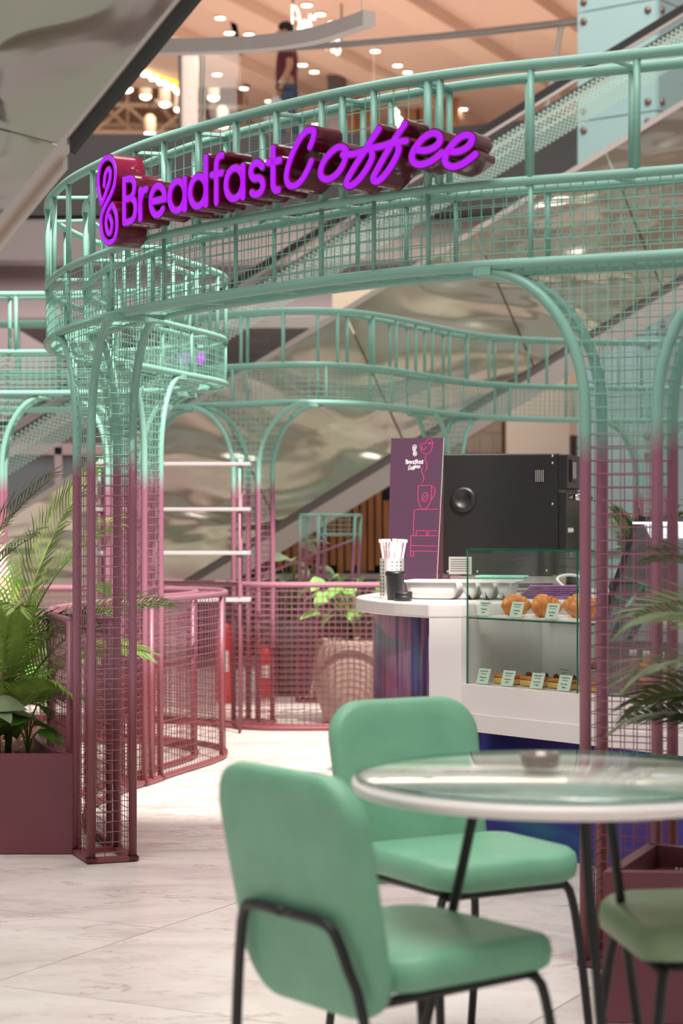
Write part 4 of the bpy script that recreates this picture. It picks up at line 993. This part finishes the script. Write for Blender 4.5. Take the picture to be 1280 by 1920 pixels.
def frond(base, yaw, length, rise, droop, mat_, nl=42, ll=.2, roll=0, name='frond', parent=None, wl=.0055):
    rr = random.Random(int((yaw+base[0])*1000+length*100)); pts = []; tilt = rise
    p = Vector(base); n = 22; h = Vector((math.cos(yaw), math.sin(yaw), 0)); a = rise
    for i in range(n+1):
        pts.append(p.copy()); a = rise-droop*(i/n)**1.6; p = p+(h*math.cos(a)+Vector((0, 0, math.sin(a))))*length/n
    m = MB(); m.tube(pts, .005, 5, rs=[.0075*(1-.8*i/n) for i in range(n+1)])
    for i in range(nl):
        f = .2+.8*i/(nl-1); k = f*n; j = min(int(k), n-1); q = pts[j].lerp(pts[j+1], k-j); tg = (pts[j+1]-pts[j]).normalized()
        sd = tg.cross(Vector((0, 0, 1)))
        if sd.length < .05: sd = Vector((math.sin(yaw), -math.cos(yaw), 0))
        sd.normalize(); up = sd.cross(tg); sd = (sd*math.cos(roll)+up*math.sin(roll)).normalized(); up = sd.cross(tg)
        le = ll*(.35+.65*math.sin(PI*min(1, .12+f*.86))**.8)*rr.uniform(.9, 1.1)
        for s_ in (-1, 1):
            dr_ = (sd*s_*(1-.45*f)+tg*(.55+.75*f)+up*.22).normalized()
            side_ = dr_.cross(up).normalized()*wl
            a0 = q; b0 = q+dr_*le*.35+up*.012; b1 = q+dr_*le*.7-Vector((0, 0, le*.05)); c0 = q+dr_*le-Vector((0, 0, le*rr.uniform(.12, .26)))
            m.add([a0-side_*.35, a0+side_*.35, b0+side_, b0-side_, b1+side_*.75, b1-side_*.75, c0], [(0, 1, 2, 3), (3, 2, 4, 5), (5, 4, 6)])
    return obj(name, m, mat_, parent)
def palm(label, base, specs, mat_, stems=3):
    t = thing('palm_plant', label, 'palm')
    for k in range(stems): obj('stem', sm(MB()).tube([(base[0]+.03*math.cos(k*2.1), base[1]+.03*math.sin(k*2.1), base[2]-.02), (base[0]+.045*math.cos(k*2.1), base[1]+.045*math.sin(k*2.1), base[2]+.3+.06*k)], .013, 8), STEMM, t)
    for (yaw, ln, rise, droop, roll, ll, zo) in specs:
        frond((base[0]+.02*math.cos(yaw), base[1]+.02*math.sin(yaw), base[2]+zo), yaw, ln, rise, droop, mat_, ll=ll, roll=roll, parent=t)
    return t
R_ = math.radians
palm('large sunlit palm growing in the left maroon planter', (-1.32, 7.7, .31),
     [(R_(30), 1.12, R_(84), R_(38), .9, .27, .05), (R_(-30), .98, R_(78), R_(62), -.7, .26, .1), (R_(120), 1.0, R_(80), R_(40), .3, .24, .1), (R_(200), 1.05, R_(76), R_(50), .5, .26, .08),
      (R_(5), .8, R_(62), R_(70), .5, .22, .12), (R_(-75), .8, R_(68), R_(80), .2, .24, .1), (R_(-120), .95, R_(74), R_(60), -.4, .25, .1), (R_(60), .75, R_(55), R_(70), .6, .22, .15),
      (R_(-10), .62, R_(45), R_(60), -.3, .2, .15), (R_(170), .8, R_(55), R_(70), .3, .22, .1), (R_(-50), .55, R_(40), R_(65), .3, .2, .1)], PALM, 5)
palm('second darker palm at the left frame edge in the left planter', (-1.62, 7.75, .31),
     [(R_(20), 1.1, R_(80), R_(45), .5, .26, .1), (R_(-40), 1.0, R_(70), R_(55), -.5, .24, .1), (R_(80), 1.1, R_(82), R_(35), .2, .24, .1), (R_(-80), .8, R_(60), R_(70), .3, .22, .1), (R_(0), .8, R_(55), R_(70), .6, .22, .1), (R_(-15), .6, R_(35), R_(50), .6, .2, .05)], PALM_D, 4)
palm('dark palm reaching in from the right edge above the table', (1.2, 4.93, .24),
     [(R_(168), .62, R_(74), R_(95), .5, .24, .36), (R_(150), .7, R_(80), R_(80), -.4, .25, .36), (R_(190), .6, R_(66), R_(95), .2, .24, .3), (R_(215), .6, R_(72), R_(85), .6, .24, .34),
      (R_(130), .7, R_(84), R_(60), .4, .25, .4), (R_(250), .5, R_(70), R_(80), .2, .2, .3), (R_(178), .5, R_(50), R_(80), -.6, .22, .34), (R_(40), .7, R_(75), R_(70), .3, .22, .3), (R_(-30), .7, R_(70), R_(70), .3, .22, .3), (R_(200), .7, R_(86), R_(60), -.3, .25, .38), (R_(160), .5, R_(40), R_(60), .3, .22, .3)], PALM_D, 3)
palm('small palm standing on the worktop beyond the oven', (1.45, 9.5, .86), [(R_(60*k+10), .34, R_(80-6*(k % 3)), R_(40), .3*k, .11, .1) for k in range(6)], PALM_D, 2)
pt_ = thing('plant_pot', 'small dark pot under the palm beyond the oven', 'pot', (1.45, 9.5, 0)); obj('pot', sm(MB()).lathe([(.1, 0), (.16, .3), (.17, .86), (.155, .86), (.15, .83), (0, .83)], 24, cap=False), DARKPOT, pt_)
def leaf(L_, W_):
    m = sm(MB()); n = 7; vs = []; fs = []
    for i in range(n+1):
        f = i/n; w_ = W_*(math.sin(PI*min(1, f**.7*1.0))**.7 if 0 < f < 1 else 0)*(1.25-.5*f); z = -.25*L_*f*f
        vs += [(L_*f, -w_, z+.15*w_), (L_*f, 0, z-.02*L_), (L_*f, w_, z+.15*w_)]
    for i in range(n):
        for k in range(2): fs.append((3*i+k, 3*i+3+k, 3*i+4+k, 3*i+1+k))
    return m.add(vs, fs).mesh('leaf', LEAF)
LF = leaf(.15, .055); LF2 = leaf(.13, .05); LF2.materials.clear(); LF2.materials.append(leafmat('grey_leaf', srgb(120, 140, 104), srgb(158, 172, 136)))
def leafy(label, base, n, h, spread, me, seed, ls=1.0):
    rr = random.Random(seed); t = thing('leafy_plant', label, 'plant', base)
    for k in range(n):
        a_ = k*2.399; r_ = spread*math.sqrt((k+.6)/n); z = h*rr.uniform(.45, 1)
        tip = Vector((r_*math.cos(a_), r_*math.sin(a_), z))
        obj('stalk', sm(MB()).tube(catmull([(0, 0, -.02), (tip.x*.3, tip.y*.3, z*.6), tuple(tip)], .06), .0035, 5), STEMM, t)
        o = obj('leaf', me, None, t); o.location = tip; o.rotation_euler = (rr.uniform(-.5, .5), rr.uniform(-.2, .5), a_+rr.uniform(-.4, .4)); s_ = rr.uniform(.8, 1.3)*ls; o.scale = (s_, s_, s_)
leafy('low broad leaved plant at the foot of the left palm', (-1.36, 7.5, .312), 10, .2, .1, LF2, 2)
leafy('pale leaved plant beside the curved rim of the left planter', (-1.2, 7.62, .312), 7, .2, .07, LF, 4)
pots = thing('plant_pot', 'large rounded taupe pot behind the low pink fence', 'pot', (.06, 11.98, 0))
obj('pot', sm(MB()).lathe([(.14, 0), (.165, .02), (.225, .2), (.235, .3), (.215, .47), (.2, .5), (.185, .5), (.18, .46), (0, .46)], 40, cap=False), TAUPE, pots); obj('soil', MB().lathe([(.182, .455), (.18, .465)], 30), SOIL, pots)
leafy('pothos with bright green leaves in the taupe pot', (.06, 11.98, .46), 44, .42, .25, LF, 9, .72)
pots = thing('plant_pot', 'dark pot behind the slanted mesh stand', 'pot', (-.36, 13.9, 0))
obj('pot', sm(MB()).lathe([(.12, 0), (.15, .04), (.19, .3), (.175, .53), (.155, .53), (.15, .48), (0, .48)], 32, cap=False), DARKPOT, pots)
leafy('dark leafy plant in the dark pot under the escalator', (-.36, 13.9, .48), 16, .62, .24, LF2, 12)
leafy('sunlit leaf plant behind the round fence at the far left', (-1.55, 10.4, .02), 10, .98, .3, LF, 21)

# ---------------------------------------------------------------- items beyond the fence
for k, (x, y, h) in enumerate(((-.775, 13.3, .56), (-.52, 13.7, .36))):
    t = thing('fire_extinguisher', ('tall red fire extinguisher seen through the pink mesh', 'short red fire extinguisher right of the tall one')[k], 'extinguisher', (x, y, 0))
    r_ = .062
    obj('cylinder', sm(MB()).lathe([(r_*.9, 0), (r_, .01), (r_, h*.82), (r_*.8, h*.9), (r_*.35, h*.95)], 24), mat('fire_red', srgb(206, 30, 30), .3), t); obj('valve', MB().lathe([(.02, h*.94), (.02, h), (.012, h+.02)], 12), BLACK, t)
    obj('handle', MB().box((.03, 0, h+.02), (.09, .018, .012)), BLACK, t); obj('hose', sm(MB()).tube(catmull([(.02, 0, h*.97), (.08, 0, h*.9), (.075, 0, h*.4)], .04), .009, 8), BLACK, t); obj('label_plate', MB().box((0, -r_-.001, h*.5), (.05, .002, h*.25)), WHITE, t)
# small ombre stand with slanted legs
st_ = thing('mesh_stand', 'small mint and pink mesh stand with slanted legs behind the fence', 'stand', (-.3, 13.3, 0))
m = MB()
def bar(p, q, r=.011): obj('bar', sm(MB()).rod(p, q, r, 8), PAINT_S, st_)
def panel_mesh(a_, b_, c_, d_, nu, nv):
    for i in range(nu+1): m.rod(a_.lerp(b_, i/nu), d_.lerp(c_, i/nu), .002, 3)
    for j in range(nv+1): m.rod(a_.lerp(d_, j/nv), b_.lerp(c_, j/nv), .002, 3)
ST = mat('stand_teal', srgb(112, 190, 180), .4)
q0 = [Vector((-.0, 0, .01)), Vector((.12, -.05, .01)), Vector((.16, .08, .01)), Vector((.04, .13, .01))]; sh_ = Vector((.03, .0, 1.24))
for p in q0: bar(p, p+sh_)
for i in range(4):
    a_, b_ = q0[i], q0[(i+1) % 4]; bar(a_, b_); bar(a_+sh_, b_+sh_); panel_mesh(a_, b_, b_+sh_, a_+sh_, 3, 34)
e0 = q0[1]+sh_; e1 = q0[2]+sh_; ex = Vector((.24, .08, 0))
for e in (e0, e1): bar(e, e+ex); bar(e-Vector((0, 0, .13)), e+ex-Vector((.02, 0, .13))); bar(e+ex, e+ex-Vector((.05, -.02, 1.23)))
bar(e0+ex, e1+ex); panel_mesh(e0, e0+ex, e0+ex-Vector((0, 0, .13)), e0-Vector((0, 0, .13)), 7, 4); bar(q0[0]+Vector((-.28, 0, .82)), e0+ex-Vector((0, 0, .16)), .009)
obj('wire_mesh', m, PAINT_S, st_, 'stuff')
# timber slat screen under the escalator
ws = thing('timber_screen', 'screen of uneven vertical oak slats under the escalator', 'screen', (0, 17.8, 0))
obj('backing', MB().box((.3, .1, .8), (3.2, .04, 1.9)), DARK, ws)
for k in range(24):
    x = -.62+k*.068; top = 1.66-.012*k-(.06 if k % 3 == 0 else 0)-.02*(k % 2); bot = .72+.05*((k*7) % 3)
    obj('slat', MB().box((x, 0, (top+bot)/2), (.052, .05, top-bot)), WOOD, ws)
obj('rail', MB().box((.3, -.06, .72), (2.0, .05, .05)), SHW, ws)
obj('lower_board', MB().box((.3, .02, .35), (3.0, .04, .68)), mat('screen_brown', srgb(110, 84, 66), .6), ws)
NE = mat('neon_purple', (.4, 0, .5), emit=(.55, .02, .75), es=1.6)
ne = thing('neon_sign', 'blurred purple neon lights under the escalator left of the menu board', 'sign', (0, 19, 0)); 
for k in range(5): obj('neon_dot', sm(MB()).sph(((.3+.06*k), 0, 1.56+.02*(k % 2)), .035, 10, 6), NE, ne)
obj('pole', MB().rod((.42, .05, 0), (.42, .05, 1.6), .02), DARK, ne)
ne = thing('neon_sign', 'blurred purple neon patch seen through the rear mesh ring', 'sign', (0, 18, 0))
for k in range(4): obj('neon_dot', sm(MB()).sph((-1.5+.075*k, 0, 2.7), .045, 10, 6, (1, 1, 1.5)), NE, ne)
obj('pole', MB().rod((-1.39, .05, 0), (-1.39, .05, 2.8), .02), DARK, ne)
# grey shop window on the left ground level
sw2 = struct('window_2', MB().box((-3.6, 21.2, 1.1), (3.6, .05, 1.7)), mat('shop_window_grey', srgb(120, 118, 122), .15))
obj('window_frame', MB().box((-3.6, 21.15, 1.98), (3.7, .1, .12)).box((-1.8, 21.15, 1.0), (.1, .1, 2)).box((-3.0, 21.15, 1.0), (.08, .1, 2)), mat('window_frame_pink', srgb(196, 160, 164), .5), sw2)
for k, px in enumerate((485, 498)):
    q = P(px, (637, 660)[k], 2.2*F/(HZ-(637, 660)[k])); t = thing('downlight', 'white downlight glowing under the upper floor behind the rear beam, %s one' % ('upper', 'lower')[k], 'downlight', (q.x, q.y, q.z))
    obj('lens', MB().lathe([(.1, -.006), (.11, .0), (.1, .012)], 18), DL, t); obj('rim', sm(MB()).lathe([(.11, -.012), (.13, -.008), (.13, .02)], 18), SHW, t)

struct('ceiling_lower', MB().box((-1.6, 24.3, 3.47), (4.2, 3.4, .12)), mat('lower_soffit_grey', srgb(160, 152, 154), .6))
# ---------------------------------------------------------------- store lettering upstairs
ls = thing('store_sign', 'white glowing letter sign hanging upstairs behind the curved lamp', 'sign')
LW = mat('letter_white_glow', (1, .95, .9), emit=(1, .88, .74), es=1.1)
uu = 0; p0 = P(549, 58, 27); p1 = P(640, 104, 31.0); txt_ = 'DeFacto'; tt = sum(FONT[c][0] for c in txt_)
for c in txt_:
    adv, st = FONT[c]; m = MB()
    def mf(u, v, d): q = p0.lerp(p1, u/tt); return Vector((q.x-.3*d, q.y+d, q.z+v*.34))
    for s_ in st: stroke_solid(m, [(uu+x, y) for x, y in s_], .055, mf, 0, .04)
    obj('letter', m, LW, ls); uu += adv
obj('support_rail', MB().rod(p0+Vector((0, .08, .2)), p1+Vector((0, .08, .2)), .02), STEEL, ls)
obj('hanger', MB().rod(p0+Vector((.0, .08, .2)), p0+Vector((0, .08, 1.4)), .015), DARK, ls); obj('hanger', MB().rod(p1+Vector((0, .08, .2)), p1+Vector((0, .08, 1.2)), .015), DARK, ls)

# ---------------------------------------------------------------- person upstairs
def skin(name, verts, edges, radii, mt, parent, root=0, lv=2):
    me = bpy.data.meshes.new(name); me.from_pydata(verts, edges, []); me.materials.append(mt)
    o = bpy.data.objects.new(name, me); C.objects.link(o); o.parent = parent
    bm = bmesh.new(); bm.from_mesh(me); ly = bm.verts.layers.skin.verify(); bm.verts.ensure_lookup_table()
    for i, v in enumerate(bm.verts):
        r = radii[i]; v[ly].radius = r if isinstance(r, tuple) else (r, r); v[ly].use_root = (i == root)
    bm.to_mesh(me); bm.free()
    md = o.modifiers.new('skin', 'SKIN'); md.use_smooth_shade = True
    sb = o.modifiers.new('sub', 'SUBSURF'); sb.levels = lv; sb.render_levels = lv; return o
SKIN = mat('skin', srgb(196, 140, 110), .5); SHIRT = mat('shirt_maroon', srgb(104, 26, 48), .8); JEANS = mottled('denim', srgb(78, 98, 128), srgb(66, 84, 112), 20, .8); HAIR = mat('hair_dark', srgb(34, 26, 22), .7)
q = P(538, 42, 25.6); pz = 5.862
pe = thing('person', 'person in maroon t-shirt and jeans walking upstairs with a white bag', 'person', (q.x, q.y, pz), PI)   # faces +x locally -> turned to face left
Hh = 1.76
body = skin('body', [(0, 0, .95), (.0, 0, 1.15), (-.01, 0, 1.40), (.01, 0, 1.52), (.03, 0, 1.60), (.035, 0, 1.69),
                     (-.02, .17, 1.43), (-.04, .20, 1.16), (.06, .20, .93), (.09, .20, .86),
                     (-.02, -.17, 1.43), (-.06, -.20, 1.16), (-.02, -.20, .93), (.0, -.2, .86),
                     (.01, .09, .88), (.10, .09, .50), (.0, .09, .08), (.12, .09, .04),
                     (-.01, -.09, .88), (-.06, -.09, .50), (-.26, -.09, .14), (-.16, -.09, .06)],
            [(0, 1), (1, 2), (2, 3), (3, 4), (4, 5), (2, 6), (6, 7), (7, 8), (8, 9), (2, 10), (10, 11), (11, 12), (12, 13), (0, 14), (14, 15), (15, 16), (16, 17), (0, 18), (18, 19), (19, 20), (20, 21)],
            [.13, .12, .12, .055, .085, .08, .055, .045, .032, .038, .055, .045, .032, .038, .085, .06, .045, .035, .085, .06, .045, .035], SKIN, pe)
skin('t_shirt', [(0, 0, .92), (.01, 0, 1.10), (-.005, 0, 1.30), (-.01, 0, 1.42), (.0, 0, 1.49), (-.02, .16, 1.42), (-.035, .2, 1.24), (-.02, -.16, 1.42), (-.05, -.2, 1.24)],
     [(0, 1), (1, 2), (2, 3), (3, 4), (3, 5), (5, 6), (3, 7), (7, 8)], [(.155, .165), (.145, .155), (.15, .165), (.125, .15), .075, .078, .072, .078, .072], SHIRT, pe)
skin('jeans', [(0, 0, .92), (.0, .09, .84), (.10, .09, .50), (.0, .09, .10), (-.01, -.09, .84), (-.06, -.09, .50), (-.25, -.09, .16)],
     [(0, 1), (1, 2), (2, 3), (0, 4), (4, 5), (5, 6)], [(.14, .15), .105, .078, .062, .105, .078, .062], JEANS, pe)
obj('hair', sm(MB()).sph((.015, 0, 1.715), .098, 16, 10, (1.05, .88, .72)).sph((-.03, 0, 1.66), .075, 12, 8, (.8, .95, 1)), HAIR, pe)
obj('beard', sm(MB()).sph((.075, 0, 1.575), .055, 12, 8, (.8, .9, .75)), HAIR, pe)
obj('nose', sm(MB()).sph((.125, 0, 1.635), .018, 8, 6, (1.2, .8, 1.3)), SKIN, pe)
for sy in (-1, 1):
    obj('ear', sm(MB()).sph((.02, sy*.088, 1.635), .025, 8, 6, (.8, .4, 1.2)), SKIN, pe); obj('eye', sm(MB()).sph((.108, sy*.033, 1.655), .01, 8, 5), HAIR, pe)
    hx, hz = ((.09, .82) if sy > 0 else (.0, .82))
    for k in range(4): obj('finger', sm(MB()).tube([(hx-.025+.018*k, sy*.2, hz+.02), (hx-.02+.019*k, sy*.2, hz-.025), (hx-.015+.018*k, sy*.185, hz-.055+.006*abs(k-1))], .0085, 6), SKIN, body)
    obj('thumb', sm(MB()).tube([(hx+.03, sy*.19, hz+.05), (hx+.05, sy*.185, hz+.015), (hx+.045, sy*.18, hz-.01)], .0095, 6), SKIN, body)
    fx = .1 if sy > 0 else -.18
    obj('shoe', sm(MB()).sph((fx, sy*.09, .045), .09, 12, 7, (1.45, .5, .48)), mat('shoe_dark', srgb(50, 46, 48), .6), pe)
obj('watch', sm(MB()).lathe([(.04, -.015), (.042, 0), (.04, .015)], 14, (.055, .2, .95)), CHROME, pe)
bagp = thing('carrier_bag', 'white plastic bag carried by the person upstairs', 'bag', (q.x-.13, q.y-.2, pz+.42))
m = sm(MB()); vs = []; rr = random.Random(5)
for z, a_, b_ in ((0, .13, .05), (.05, .16, .07), (.18, .15, .06), (.28, .09, .04), (.36, .03, .02)):
    for k in range(14): q_ = 2*PI*k/14; w_ = rr.uniform(.88, 1.1); vs.append((a_*math.cos(q_)*w_, b_*math.sin(q_)*w_, z))
m.add(vs, [(i*14+k, i*14+(k+1) % 14, (i+1)*14+(k+1) % 14, (i+1)*14+k) for i in range(4) for k in range(14)]+[tuple(range(13, -1, -1)), tuple(56+k for k in range(14))])
obj('sack', m, mat('bag_white', srgb(222, 218, 222), .6), bagp); obj('handle_loop', sm(MB()).tube(catmull([(-.02, 0, .35), (-.01, 0, .41), (.02, 0, .41), (.02, 0, .35)], .02), .006, 6), mat('bag_white', (1, 1, 1), .6), bagp)
